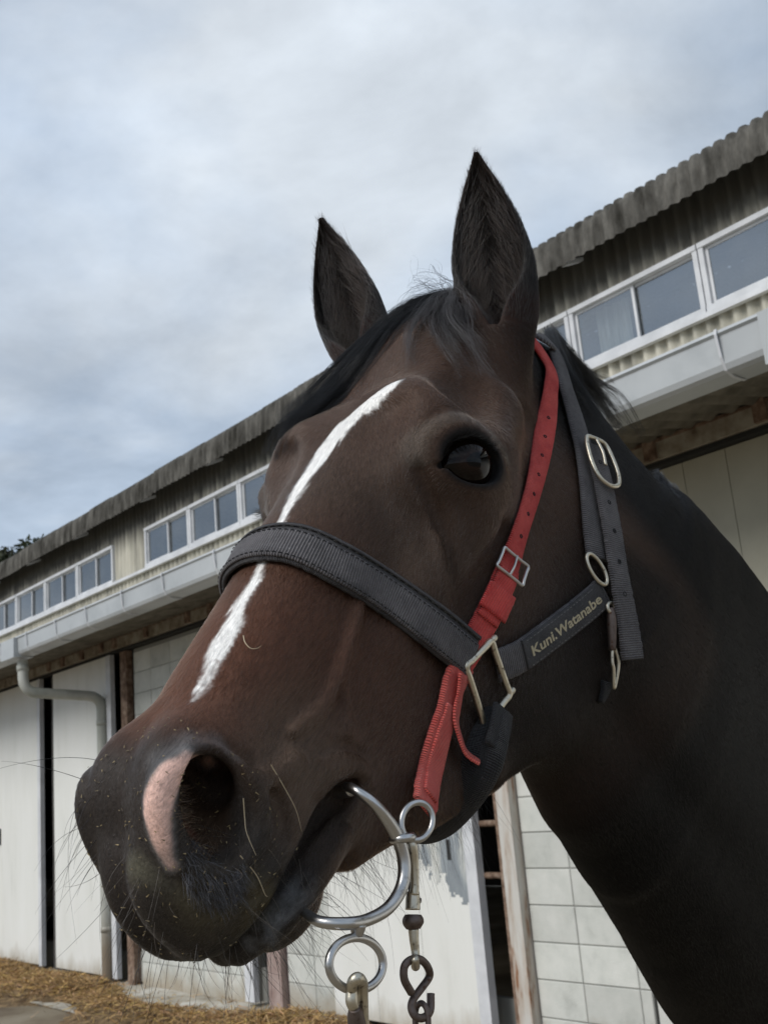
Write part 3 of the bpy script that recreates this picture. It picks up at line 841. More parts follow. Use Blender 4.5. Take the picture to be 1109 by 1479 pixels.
def surface_nets(fn, G, B=4, BB=4):
    n = [len(g) - 1 for g in G]
    def centre_keep(blk, size, slack):
        lo = [np.minimum(blk[:, a] * size, n[a]) for a in range(3)]
        hi = [np.minimum(lo[a] + size, n[a]) for a in range(3)]
        c = np.stack([(G[a][lo[a]] + G[a][hi[a]]) / 2 for a in range(3)], 1)
        r = np.sqrt(sum((G[a][hi[a]] - G[a][lo[a]]) ** 2 for a in range(3))) / 2
        d = fn(c)
        return blk[(np.abs(d) < r * 1.25 + slack) & (r > 0)]
    S = B * BB
    nb = [-(-m // S) for m in n]
    blk = np.stack(np.meshgrid(*[np.arange(m) for m in nb], indexing='ij'), -1).reshape(-1, 3)
    blk = centre_keep(blk, S, .012)
    off = np.stack(np.meshgrid(*[np.arange(BB)] * 3, indexing='ij'), -1).reshape(-1, 3)
    sub = (blk[:, None] * BB + off[None]).reshape(-1, 3)
    sub = sub[(sub[:, 0] * B < n[0]) & (sub[:, 1] * B < n[1]) & (sub[:, 2] * B < n[2])]
    sub = centre_keep(sub, B, .003)
    o5 = np.stack(np.meshgrid(*[np.arange(B + 1)] * 3, indexing='ij'), -1)
    I = sub[:, None, None, None] * B + o5[None]
    for a in range(3):
        I[..., a] = np.minimum(I[..., a], n[a])
    M = np.array([(n[1] + 1) * (n[2] + 1), n[2] + 1, 1], np.int64)
    ids = (I * M).sum(-1)
    u, inv = np.unique(ids.ravel(), return_inverse=True)
    ix = np.stack([u // M[0], (u % M[0]) // M[1], u % M[1]], 1)
    P = np.stack([G[a][ix[:, a]] for a in range(3)], 1)
    val = np.empty(len(P), np.float32)
    for s in range(0, len(P), 400000):
        val[s:s+400000] = fn(P[s:s+400000])
    V = val[inv].reshape(ids.shape)
    neg = V < 0
    corners = [(i, j, k) for i in (0, 1) for j in (0, 1) for k in (0, 1)]
    cnt = sum(neg[:, i:i+B, j:j+B, k:k+B].astype(np.int8) for i, j, k in corners)
    act = (cnt > 0) & (cnt < 8)
    cells = np.argwhere(act)
    ci = sub[cells[:, 0]] * B + cells[:, 1:]
    ok = (ci[:, 0] < n[0]) & (ci[:, 1] < n[1]) & (ci[:, 2] < n[2])
    cells, ci = cells[ok], ci[ok]
    cv = np.stack([V[cells[:, 0], cells[:, 1] + i, cells[:, 2] + j, cells[:, 3] + k] for i, j, k in corners], 1)
    cp = np.stack([np.stack([G[a][ci[:, a] + c[a]] for a in range(3)], 1) for c in corners], 1)
    acc = np.zeros((len(ci), 3)); w = np.zeros(len(ci))
    for a in range(8):
        for b in range(a + 1, 8):
            if sum(x != y for x, y in zip(corners[a], corners[b])) != 1: continue
            m = (cv[:, a] < 0) != (cv[:, b] < 0)
            t = cv[m, a] / (cv[m, a] - cv[m, b])
            acc[m] += cp[m, a] + (cp[m, b] - cp[m, a]) * t[:, None]
            w[m] += 1
    verts = acc / w[:, None]
    cid = (ci * M).sum(1)
    order = np.argsort(cid); scid = cid[order]
    def look(i):
        k = np.minimum(np.searchsorted(scid, i), len(scid) - 1)
        return np.where(scid[k] == i, order[k], -1)
    quads = []
    for ax in range(3):
        b, c = (ax + 1) % 3, (ax + 2) % 3
        hi = 1 << (2 - ax)
        a0, a1 = cv[:, 0] < 0, cv[:, hi] < 0
        m = a0 != a1
        base = cid[m]
        q = np.stack([base, base - M[b], base - M[b] - M[c], base - M[c]], 1)
        q = np.stack([look(q[:, i]) for i in range(4)], 1)
        flip = a0[m]
        q[~flip] = q[~flip][:, ::-1]
        quads.append(q[(q >= 0).all(1)])
    return verts, np.concatenate(quads)

def grad(fn, P, e=.0006):
    g = np.empty_like(P)
    for i in range(3):
        o = np.zeros(3); o[i] = e
        g[:, i] = fn(P + o) - fn(P - o)
    return g / (2 * e)

def relax(fn, P, n=1):
    for _ in range(n):
        d = fn(P).astype(float); g = grad(fn, P)
        m = (g * g).sum(1)
        P = P - g * np.clip(d / np.maximum(m, .2), -.004, .004)[:, None]
    return P, g / (np.linalg.norm(g, axis=1, keepdims=True) + 1e-9)

def np_mesh(name, verts, faces, smooth=True):
    me = bpy.data.meshes.new(name)
    faces = np.asarray(faces, np.int32); k = faces.shape[1]
    me.vertices.add(len(verts)); me.vertices.foreach_set('co', np.asarray(verts, np.float32).ravel())
    me.loops.add(faces.size); me.loops.foreach_set('vertex_index', faces.ravel())
    me.polygons.add(len(faces)); me.polygons.foreach_set('loop_start', np.arange(0, faces.size, k, dtype=np.int32))
    me.update(calc_edges=True)
    me.validate()
    if smooth: me.polygons.foreach_set('use_smooth', np.ones(len(me.polygons), bool))
    return me

_fine = to_world(np.array([(x, y, z) for x in (-.20, .66) for y in (-.12, .12) for z in (-.26, .12)]))

def lap(V, Q, w, n=20):
    """umbrella smoothing, weight per vertex"""
    e = np.concatenate([Q[:, [0, 1]], Q[:, [1, 2]], Q[:, [2, 3]], Q[:, [3, 0]]]); m = (w[e] > 0).any(1); e = e[m]
    i = np.r_[e[:, 0], e[:, 1]]; j = np.r_[e[:, 1], e[:, 0]]; cnt = np.maximum(np.bincount(i, minlength=len(V)), 1)
    for _ in range(n):
        A = np.stack([np.bincount(i, V[j, k], len(V)) for k in range(3)], 1) / cnt[:, None]
        V = V + (A - V) * w[:, None]
    return V
# ------------------------------------------------------------------ the horse
def vnoise(P, f, seed=0, octaves=4, rough=.55):
    """cheap value noise in numpy"""
    P = np.asarray(P, float) * f
    out = np.zeros(len(P)); amp, tot = 1.0, 0.0
    for o in range(octaves):
        i = np.floor(P).astype(np.int64); t = P - i; t = t * t * (3 - 2 * t)
        v = 0
        for c in range(8):
            q = [(c >> a) & 1 for a in range(3)]
            h = ((i[:, 0] + q[0]) * 73856093) ^ ((i[:, 1] + q[1]) * 19349663) ^ ((i[:, 2] + q[2]) * 83492791) ^ ((seed + o) * 2654435761)
            h = (h ^ (h >> 13)) * 1274126177 & 0x7fffffff
            w = np.prod([t[:, a] if q[a] else 1 - t[:, a] for a in range(3)], 0)
            v = v + w * ((h >> 7) % 65536) / 65535.0
        out += amp * v; tot += amp; amp *= rough; P = P * 2.03 + 17.3
    return out / tot

def sstep(a, b, x):
    t = np.clip((x - a) / (b - a), 0, 1)
    return t * t * (3 - 2 * t)

def seg_dist(P, pts):
    """distance to a polyline and the parameter (0..1) along it"""
    pts = np.asarray(pts, float); best = np.full(len(P), 1e9); par = np.zeros(len(P))
    for i, (a, b) in enumerate(zip(pts[:-1], pts[1:])):
        ab = b - a; t = np.clip(((P - a) @ ab) / (ab @ ab), 0, 1)
        d = np.sqrt(((P - a - t[:, None] * ab) ** 2).sum(1)); m = d < best
        best[m] = d[m]; par[m] = ((i + t) / (len(pts) - 1))[m]
    return best, par

BLAZE = [(.176, .041, -.007), (.184, .032, -.010), (.200, .014, -.012), (.228, .004, -.016), (.276, .003, -.021), (.334, .007, -.028), (.385, .012, -.037), (.428, .014, -.042), (.462, .017, -.047), (.488, .019, -.051), (.520, .024, -.055)]
BLZ_W = [.0150, .0180, .0155, .0115, .0068, .0034, .0034, .0052, .0070, .0045, .0008]
def _pixloc(px):
    """head-space points of the skin seen along some sight lines"""
    D = np.array([ray(a, b) for a, b in px]); t = np.full(len(D), .35)
    for _ in range(60): t += np.clip(horse1(CAMC + D * t[:, None]), -.02, .05) * .85
    return to_head(CAMC + D * t[:, None])
PINK = _pixloc([(300, 1099), (272, 1103), (248, 1120), (231, 1145), (225, 1172), (226, 1200), (234, 1226), (244, 1246)])
PNK_W = [.0030, .0058, .0075, .0080, .0078, .0070, .0055, .0030]

def coat_colour(L, W):
    """base colour of skin and hair, by place on the animal"""
    n1 = vnoise(L, 14, 1); n2 = vnoise(L, 60, 2); n3 = vnoise(L * [40, 150, 150], 1, 3, 3)
    x, y, z = L.T; ay = np.abs(y)
    c = np.empty((len(L), 3))
    neck_ = np.array([.0052, .0047, .0047]); fore = np.array([.060, .0370, .0275]); nose_ = np.array([.112, .0530, .0350]); taupe = np.array([.100, .072, .0540]); muz = np.array([.034, .0300, .0270])
    black = np.array([.0060, .0055, .0055])
    c[:] = neck_
    def mixc(col, f):
        nonlocal c
        f = np.clip(f, 0, 1)[:, None]; c = c * (1 - f) + np.asarray(col) * f
    inhead = sstep(-.02, .06, x) * sstep(-.36, -.27, z) * (ay < .14)
    mixc(fore, inhead)
    mixc([.062, .042, .032], inhead * sstep(.20, .30, x) * sstep(-.21, -.08, z))
    mixc(nose_, inhead * sstep(.36, .46, x) * sstep(-.125, -.06, z + .02 * (n1 - .5)))
    mixc(nose_ * .8, inhead * sstep(.28, .40, x) * sstep(-.20, -.10, z) * .6)
    mixc(taupe, sstep(.40, .50, x) * sstep(-.05, -.10, z) * sstep(-.20, -.14, z) * .8 * (ay > .01))
    mixc([.075, .052, .038], sstep(.03, .0, np.sqrt(((L - [.30, .068, -.085]) ** 2).sum(1))) * .5)
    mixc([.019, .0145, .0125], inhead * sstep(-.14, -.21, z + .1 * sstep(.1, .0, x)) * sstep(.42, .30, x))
    # muzzle
    m = sstep(.515, .570, x + .012 * (n1 - .5) - .25 * np.maximum(0, z + .075))
    mixc(muz, m * .93)
    mixc([.012, .011, .0105], sstep(.014, .006, np.abs(z + .150)) * sstep(.44, .50, x) * .7)
    # grey roan at the nostril rims, stained lip
    d, _ = seg_dist(np.c_[x, ay, z], [(.555, .048, -.058), (.575, .040, -.054), (.545, .054, -.068)])
    mixc([.15, .15, .155], sstep(.016, .003, d) * (.35 + .9 * (n2 - .4)) * (y > 0))
    d, _ = seg_dist(L, [(.612, .034, -.118), (.600, .040, -.130), (.585, .042, -.140)])
    mixc([.13, .105, .055], sstep(.026, .006, d + .012 * (n2 - .5)) * (.30 + .9 * (n2 - .45)))
    d, _ = seg_dist(L, [(.618, .018, -.090), (.612, .030, -.112)])
    mixc([.15, .14, .10], sstep(.014, .003, d) * .6)
    d, _ = seg_dist(L, [(.552, .048, -.158), (.575, .040, -.160), (.592, .028, -.162)])
    mixc([.20, .205, .215], sstep(.012, .003, d) * np.clip(3.2 * (n3 * .5 + n2 * .5 - .38), 0, 1) * .75)
    # nostril pink and its inside
    Q = np.c_[x, ay, z]
    d, p = seg_dist(Q, PINK); d = np.where((y > 0) | (z < -.078), d, 1.0)
    w = np.interp(p, np.linspace(0, 1, len(PNK_W)), PNK_W) + .004 * (n2 - .5) + .003 * (n3 - .5)
    mixc([.20, .19, .185], sstep(.0045, .0, d - w) * .55)
    mixc([.78, .51, .43], sstep(.0018, -.0026, d - w) * (1 - .55 * sstep(.75, 1.0, p)) * np.where(y > 0, 1, .6) * (.84 + .25 * n2))
    d2 = np.sqrt(((Q - [.574, .040, -.088]) ** 2).sum(1))
    depth = sstep(.048, .036, ay)
    cav = sstep(.030, .018, np.sqrt(((Q[:, [0, 2]] - [.573, -.088]) ** 2).sum(1))) 
    mixc([.045, .028, .018], cav * depth * (x < .59))
    d3 = np.sqrt(((Q - [.582, .037, -.090]) ** 2).sum(1)); mixc([.085, .014, .012], sstep(.010, .004, d3) * .85)
    mixc([.006, .005, .005], sstep(.020, .010, np.sqrt(((Q - [.555, .032, -.082]) ** 2).sum(1))))
    # round the eye: bare dark skin
    e = (Q - EYE_C); ea = e @ EYE_A; ev = e @ EYE_V
    r = np.sqrt((ea / .0325) ** 2 + ((ev - .001) / .0215) ** 2)
    near_eye = np.abs(e @ EYE_N) < .03
    mixc(black * 2.4, sstep(1.12, .85, r) * near_eye)
    mixc([.105, .085, .070], sstep(.30, .1, np.abs(r - 1.35)) * near_eye * (ev > 0) * .6)  # highlight along the upper lid fold, painted into the colour
    # ears
    for i, E in enumerate(EARS):
        q = (L - E[1]) @ E[0].T; t = q[:, 0] / E[2]
        on = (t > -.05) & (t < 1.1) & (np.abs(q[:, 1]) < .045) & (np.abs(q[:, 2]) < .045)
        mixc([.008, .0060, .0052], on * sstep(-.05, .25, t))
        inner = on * sstep(.0, .010, q[:, 2] + .018) * sstep(1, .6, np.abs(q[:, 1]) / .032) * sstep(.1, .25, t)
        mixc([.014, .0085, .0065], inner * .8)
        mixc([.045, .018, .012], on * sstep(.15, .02, np.abs(t - .10)) * .35)
    # blaze
    d, p = seg_dist(np.c_[x, y, z], BLAZE)
    w = np.interp(p, np.linspace(0, 1, len(BLZ_W)), BLZ_W)
    rag = vnoise(L * [28, 330, 330], 1, 9, 4) - .5
    f = sstep(.0022, -.0022, d - w - .0105 * rag) * sstep(-.2, .0, z + .14)
    f *= np.clip(.35 + 1.8 * (p > .86) * (vnoise(L * [120, 420, 420], 1, 5, 2) - .30) + (p <= .86), 0, 1)
    mixc([.80, .78, .75], f)
    c *= (.86 + .28 * n1)[:, None] * (.92 + .16 * n3)[:, None]
    return np.clip(c, 0, 1), f

def coat_material():
    m = bpy.data.materials.new('short_coat'); m.use_nodes = True; nt = m.node_tree; b = nt.nodes['Principled BSDF']
    at = nd(nt, 'ShaderNodeAttribute', attribute_name='coat'); hp = nd(nt, 'ShaderNodeAttribute', attribute_name='hp'); wet = nd(nt, 'ShaderNodeAttribute', attribute_name='skin')
    mp = nd(nt, 'ShaderNodeMapping'); mp.inputs['Scale'].default_value = (90, 620, 620); nt.links.new(hp.outputs['Vector'], mp.inputs[0])
    n = nd(nt, 'ShaderNodeTexNoise', i_Scale=1.0, i_Detail=3.0, i_Roughness=.7, i_Distortion=.25); nt.links.new(mp.outputs[0], n.inputs['Vector'])
    mr = nd(nt, 'ShaderNodeMapRange', i_1=.25, i_2=.75, i_3=.62, i_4=1.42); nt.links.new(n.outputs[0], mr.inputs[0])
    sc = nd(nt, 'ShaderNodeVectorMath', operation='SCALE'); nt.links.new(at.outputs['Color'], sc.inputs[0]); nt.links.new(mr.outputs[0], sc.inputs['Scale'])
    nt.links.new(sc.outputs[0], b.inputs['Base Color'])
    bp = nd(nt, 'ShaderNodeBump', i_Strength=.38, i_Distance=.0010); nt.links.new(n.outputs[0], bp.inputs['Height'])
    n2 = nd(nt, 'ShaderNodeTexNoise', i_Scale=75.0, i_Detail=4.0); nt.links.new(hp.outputs['Vector'], n2.inputs['Vector'])
    bp2 = nd(nt, 'ShaderNodeBump', i_Strength=.22, i_Distance=.0014); nt.links.new(n2.outputs[0], bp2.inputs['Height']); nt.links.new(bp.outputs[0], bp2.inputs['Normal'])
    nt.links.new(bp2.outputs[0], b.inputs['Normal'])
    rg = nd(nt, 'ShaderNodeMapRange', i_3=.50, i_4=.42); nt.links.new(wet.outputs['Fac'], rg.inputs[0]); nt.links.new(rg.outputs[0], b.inputs['Roughness'])
    b.inputs['Specular IOR Level'].default_value = .07
    b.inputs['Sheen Weight'].default_value = .0; b.inputs['Sheen Roughness'].default_value = .4; b.inputs['Sheen Tint'].default_value = (.55, .50, .48, 1)
    return m
M_coat = coat_material()

FINE_H = .0021
def build_body():
    lo, hi = _fine.min(0), _fine.max(0)
    lo = np.maximum(lo, [-.44, .25, 1.36]); hi = np.minimum(hi, [.36, 1.34, 2.20])
    import time; _t=time.time()
    G = [graded(-.75, 2.75, lo[0], hi[0], FINE_H, .022), graded(.15, 3.9, lo[1], hi[1], FINE_H, .022), graded(-.03, 2.26, lo[2], hi[2], FINE_H, .022)]
    V, Q = surface_nets(horse, G)
    V, N = relax(horse, V)
    L = to_head(V)
    w = sstep(.02, -.08, L[:, 0]) * (L[:, 0] < 2) ; ear_z = (L[:, 2] > -.06) | ((L[:, 2] > -.10) & (L[:, 0] < .04))
    w = np.where(V[:, 2] < 1.30, 1.0, np.maximum(w, sstep(-.30, -.36, L[:, 2]))) * ~((L[:, 2] > -.045) & (np.abs(L[:, 1]) > .02) & (V[:, 2] > 1.5))
    V = lap(V, Q, .5 * w, 40)
    me = np_mesh('body', V, Q)
    L = to_head(V)
    c, _ = coat_colour(L, V)
    a = me.color_attributes.new('coat', 'FLOAT_COLOR', 'POINT'); a.data.foreach_set('color', np.c_[c, np.ones(len(c))].astype(np.float32).ravel())
    h = me.attributes.new('hp', 'FLOAT_VECTOR', 'POINT'); h.data.foreach_set('vector', (L * HS).astype(np.float32).ravel())
    s = me.attributes.new('skin', 'FLOAT', 'POINT'); s.data.foreach_set('value', (sstep(.53, .57, L[:, 0])).astype(np.float32))
    print('body', len(V), len(Q))
    return me

HORSE = empty('horse', (1.35, 2.45, 0))
tag(HORSE, 'dark bay horse with pricked ears and a narrow white blaze, wearing a halter', 'horse')
HINV = Matrix.Translation(-Vector(HORSE.location))
def hpart(name, me, m=None, parent=None):
    o = link(name, me, m, parent or HORSE)
    if parent is None: o.matrix_parent_inverse = HINV
    return o
BODY = hpart('body', build_body(), M_coat)

# eyes
def eye_material():
    m = mat('eye', (.012, .007, .005), .03, spec=.22, coat=0.0); nt = m.node_tree; b = nt.nodes['Principled BSDF']
    b.inputs['Coat Roughness'].default_value = .01
    at = nd(nt, 'ShaderNodeTexCoord'); sep = nd(nt, 'ShaderNodeSeparateXYZ'); nt.links.new(at.outputs['Object'], sep.inputs[0])
    # local z looks out, x along the lids: a wide dark pupil in a brown iris
    px = nd(nt, 'ShaderNodeMath', operation='MULTIPLY', i_1=48.0); nt.links.new(sep.outputs[0], px.inputs[0])
    py = nd(nt, 'ShaderNodeMath', operation='MULTIPLY', i_1=95.0); nt.links.new(sep.outputs[1], py.inputs[0])
    a = nd(nt, 'ShaderNodeMath', operation='POWER', i_1=2.0); b2 = nd(nt, 'ShaderNodeMath', operation='POWER', i_1=2.0)
    nt.links.new(px.outputs[0], a.inputs[0]); nt.links.new(py.outputs[0], b2.inputs[0])
    s = nd(nt, 'ShaderNodeMath', operation='ADD'); nt.links.new(a.outputs[0], s.inputs[0]); nt.links.new(b2.outputs[0], s.inputs[1])
    r = nd(nt, 'ShaderNodeValToRGB'); r.color_ramp.elements[0].position = .22; r.color_ramp.elements[0].color = (.002, .002, .003, 1); r.color_ramp.elements[1].position = .36; r.color_ramp.elements[1].color = (.014, .006, .004, 1)
    e = r.color_ramp.elements.new(.95); e.color = (.006, .003, .002, 1)
    nt.links.new(s.outputs[0], r.inputs[0]); nt.links.new(r.outputs[0], b.inputs['Base Color'])
    return m
M_eye = eye_material()
for sgn in (1, -1):
    c = EYE_C * [1, sgn, 1]; n_ = EYE_N * [1, sgn, 1]; a_ = EYE_A * [1, sgn, 1]
    nw = _n(HR @ (n_ * 1)); aw = HR @ a_; aw = _n(aw - aw.dot(nw) * nw); vw = np.cross(nw, aw)
    R_e = .0272
    cw = to_world(c + a_ * .002) - nw * (R_e - .0046)
    me = bpy.data.meshes.new('eye'); bm = bmesh.new(); bmesh.ops.create_uvsphere(bm, u_segments=48, v_segments=32, radius=R_e)
    for f in bm.faces: f.smooth = True
    for v in bm.verts:                              # slight corneal bulge
        k = max(0, v.co.z / R_e); v.co.z *= 1 + .05 * k ** 6; v.co.x *= 1.06
    bm.to_mesh(me); bm.free()
    o = link('eye', me, M_eye, HORSE)
    mm = Matrix([[aw[i], vw[i], nw[i], cw[i]] for i in range(3)] + [[0, 0, 0, 1]])
    o.matrix_parent_inverse = HINV; o.matrix_basis = mm
# ------------------------------------------------------------------ hair: short coat, forelock, mane, whiskers (real strands)
def hair_material(name, attr=None, col=(.01, .01, .01), rough=.38, spec=.35, trans=0.0):
    m = mat(name, col, rough, spec=spec); nt = m.node_tree; b = nt.nodes['Principled BSDF']
    if attr:
        a = nd(nt, 'ShaderNodeAttribute', attribute_name=attr); nt.links.new(a.outputs['Color'], b.inputs['Base Color'])
    return m
def strands(name, P, rad, m, parent, col=None, kind=None):
    """P: (n, k, 3) world; rad (n,) root radius"""
    n, k, _ = P.shape
    cd = bpy.data.hair_curves.new(name); cd.add_curves([k] * n)
    cd.attributes['position'].data.foreach_set('vector', P.astype(np.float32).ravel())
    ra = cd.attributes.get('radius') or cd.attributes.new('radius', 'FLOAT', 'POINT')
    t = np.linspace(0, 1, k); prof = 1 - .75 * t ** 1.5
    ra.data.foreach_set('value', (rad[:, None] * prof[None]).astype(np.float32).ravel())
    if col is not None:
        c = cd.attributes.new('tint', 'FLOAT_COLOR', 'CURVE'); c.data.foreach_set('color', np.c_[col, np.ones(n)].astype(np.float32).ravel())
    cd.materials.append(m)
    o = bpy.data.objects.new(name, cd); COL.objects.link(o); o.parent = parent; o.matrix_parent_inverse = HINV
    if kind: o['kind'] = kind
    return o
M_fur = hair_material('coat_hair', 'tint', rough=.30, spec=.26)
def bsdf_hair(name, rough=.20, radial=.30, ior=1.47, coat=.0):
    m = bpy.data.materials.new(name); m.use_nodes = True; nt = m.node_tree; nt.nodes.clear()
    out = nd(nt, 'ShaderNodeOutputMaterial'); h = nd(nt, 'ShaderNodeBsdfHairPrincipled', model='CHIANG', parametrization='COLOR')
    a = nd(nt, 'ShaderNodeAttribute', attribute_name='tint'); nt.links.new(a.outputs['Color'], h.inputs['Color'])
    h.inputs['Roughness'].default_value = rough; h.inputs['Radial Roughness'].default_value = radial; h.inputs['IOR'].default_value = ior
    nt.links.new(h.outputs[0], out.inputs[0])
    return m
M_fur = bsdf_hair('coat_hair')
M_mane = hair_material('mane_hair', 'tint', rough=.34, spec=.40)
M_whisk = hair_material('whisker_hair', 'tint', rough=.4, spec=.4)

def unit(A): return A / (np.linalg.norm(A, axis=-1, keepdims=True) + 1e-12)

_me = BODY.data
_V = np.empty(len(_me.vertices) * 3, np.float32); _me.vertices.foreach_get('co', _V); _V = _V.reshape(-1, 3).astype(float)
_NV = np.empty(len(_me.vertices) * 3, np.float32); _me.vertex_normals.foreach_get('vector', _NV); _NV = _NV.reshape(-1, 3).astype(float)
_Q = np.empty(len(_me.polygons) * 4, np.int32); _me.loops.foreach_get('vertex_index', _Q); _Q = _Q.reshape(-1, 4)
_C = np.empty(len(_me.vertices) * 4, np.float32); _me.color_attributes['coat'].data.foreach_get('color', _C); _C = _C.reshape(-1, 4)[:, :3].astype(float)
_L = to_head(_V)

def scatter(n, mask, seed):
    rs = np.random.default_rng(seed)
    q = _Q[mask[_Q].all(1)]
    a = np.linalg.norm(np.cross(_V[q[:, 2]] - _V[q[:, 0]], _V[q[:, 3]] - _V[q[:, 1]]), axis=1) * .5
    i = rs.choice(len(q), n, p=a / a.sum()); q = q[i]
    u, v = rs.random(n)[:, None], rs.random(n)[:, None]
    f = lambda A: A[q[:, 0]] * (1-u) * (1-v) + A[q[:, 1]] * u * (1-v) + A[q[:, 2]] * u * v + A[q[:, 3]] * (1-u) * v
    return f(_V), unit(f(_NV)), f(_C), rs

def flow(W, N):
    """lie of the coat, world directions"""
    L = to_head(W); x, y, z = L.T
    d = np.zeros((len(W), 3))
    face = sstep(.10, .22, x) * sstep(-.30, -.12, z + .0 * x)
    d += face[:, None] * np.array([1.0, 0, -.25]); d[:, 1] += face * np.sign(y) * .25
    chk = (1 - face) * sstep(-.05, .05, x)
    d += chk[:, None] * np.array([.1, 0, -1.0])
    rest = (1 - face) * (1 - sstep(-.05, .05, x))
    dw = d @ HR.T + rest[:, None] * np.array([.50, .55, -.85])
    # away from the brow whorl
    w = L - np.array([.15, 0, -.01]); wf = sstep(.12, .04, np.linalg.norm(w, axis=1))
    dw = dw * (1 - wf[:, None]) + (unit(w) @ HR.T) * wf[:, None]
    e = (L * [1, 1, 1] - EYE_C * [1, 1, 1]); e[:, 1] = np.abs(y) - EYE_C[1]
    ef = sstep(.06, .025, np.linalg.norm(e, axis=1)) * .8
    e2 = e.copy(); e2[:, 1] *= np.sign(y); dw = dw * (1 - ef[:, None]) + (unit(e2) @ HR.T) * ef[:, None]
    for E in EARS:
        q = (L - E[1]) @ E[0].T; t = q[:, 0] / E[2]
        on = ((t > .02) & (t < 1.1) & (np.abs(q[:, 1]) < .05) & (np.abs(q[:, 2]) < .05)).astype(float)[:, None]
        side = E[0][1][None] * np.sign(q[:, 1])[:, None] * .12
        dw = dw * (1 - on) + ((E[0][0][None] + side) @ HR.T) * on
    dw = dw - N * (dw * N).sum(1, keepdims=True)
    return unit(dw), L

def fur(n, mask, seed, l0=.0052, rad=.000082):
    W, N, C, rs = scatter(n, mask, seed)
    T, L = flow(W, N); x, y, z = L.T
    S = np.cross(N, T)
    ln = l0 * rs.uniform(.65, 1.25, n)
    ln *= 1 - .45 * sstep(.50, .58, x)
    lift = .08 + .07 * rs.random(n)
    ear_on = np.zeros(n, bool)
    for E in EARS:
        q = (L - E[1]) @ E[0].T; t = q[:, 0] / E[2]
        on = (t > .02) & (t < 1.15) & (np.abs(q[:, 1]) < .05) & (np.abs(q[:, 2]) < .05)
        ear_on |= on
    ln[ear_on] *= 1.5
    T = unit(T + S * (rs.normal(0, .10, n) + .5 * (vnoise(L * HS, 45, 21, 2) - .5))[:, None])
    t = np.array([0, .45, 1.0])
    P = W[:, None] - N[:, None] * .0002 + (T[:, None] * t[None, :, None] + N[:, None] * (lift[:, None] * np.sin(t * 1.7)[None])[..., None]) * ln[:, None, None]
    C = C * rs.uniform(.80, 1.20, n)[:, None]
    white = sstep(.12, .30, C.mean(1))
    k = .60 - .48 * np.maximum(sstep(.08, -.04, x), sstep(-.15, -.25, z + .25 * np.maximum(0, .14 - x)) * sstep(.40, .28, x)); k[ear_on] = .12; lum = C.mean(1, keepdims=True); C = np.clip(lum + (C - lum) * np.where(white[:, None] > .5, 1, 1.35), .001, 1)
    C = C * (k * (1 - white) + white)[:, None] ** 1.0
    return P, rad * rs.uniform(.7, 1.2, n), C

_eyeQ = np.c_[_L[:, 0], np.abs(_L[:, 1]), _L[:, 2]] - EYE_C
_ea, _ev, _en = _eyeQ @ EYE_A, _eyeQ @ EYE_V, _eyeQ @ EYE_N
_eye_open = ((_ea / .031) ** 2 + (_ev / .0185) ** 2 < 1.15) & (np.abs(_en) < .03)
_mouth, _ = seg_dist(np.c_[_L[:, 0], np.abs(_L[:, 1]), _L[:, 2]], [(.452, .052, -.148), (.500, .056, -.145), (.558, .052, -.1455), (.601, .040, -.1525), (.627, .018, -.149), (.630, 0, -.149)])
_nos = np.sqrt(((np.c_[_L[:, 0], np.abs(_L[:, 1]), _L[:, 2]] - [.572, .036, -.086]) ** 2).sum(1)) < .022
_nos |= _mouth < .005
_pp = proj(_V); _inv = (_pp[:, 0] > -60) & (_pp[:, 0] < 1180) & (_pp[:, 1] > 0) & (_pp[:, 1] < 1560) & (((_V - CAMC) @ CAMR)[:, 2] < -.1) & (((_V - CAMC) @ CAMR)[:, 2] > -1.9)
_head = ((np.sqrt(((_L - [.27, 0, -.1]) ** 2).sum(1)) < .62) | _inv) & (_V[:, 2] > .9) & ~_eye_open & ~_nos
_facing = ((_V - CAMC) * _NV).sum(1) < .25 * np.linalg.norm(_V - CAMC, axis=1)
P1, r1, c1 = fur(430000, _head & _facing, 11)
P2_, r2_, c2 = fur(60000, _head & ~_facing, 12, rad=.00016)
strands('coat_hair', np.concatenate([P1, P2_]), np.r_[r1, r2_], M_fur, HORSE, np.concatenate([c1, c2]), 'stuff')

# ---- longer hair inside the ears
rs = np.random.default_rng(31)
for E in EARS:
    n = 1500
    t = rs.beta(1.3, 2.0, n) * .75 + .08; sd = rs.choice([-1, 1], n)
    wid = np.interp(t, [0, .2, .4, .6, .8, 1], [.022, .030, .033, .028, .017, .004])
    root = E[1] + E[0][0] * (t * E[2])[:, None] + E[0][1] * (sd * wid * rs.uniform(.25, .98, n))[:, None] + E[0][2] * (-.012 + .014 * rs.random(n))[:, None]
    d = unit(E[0][0] * .85 - E[0][1] * (sd * rs.uniform(.1, .9, n))[:, None] + E[0][2] * rs.uniform(-.2, .35, n)[:, None] + rs.normal(0, .15, (n, 3)))
    ln = rs.uniform(.008, .026, n)
    k = np.linspace(0, 1, 5)
    P = root[:, None] + d[:, None] * (ln[:, None] * k[None])[..., None] + E[0][0][None, None] * (.006 * k ** 2)[None, :, None]
    strands('ear_hair', to_world(P.reshape(-1, 3)).reshape(n, 5, 3), rs.uniform(.00007, .00013, n), M_fur, HORSE, np.array([.008, .005, .0035]) * rs.uniform(.4, 2.0, (n, 1)), 'stuff')

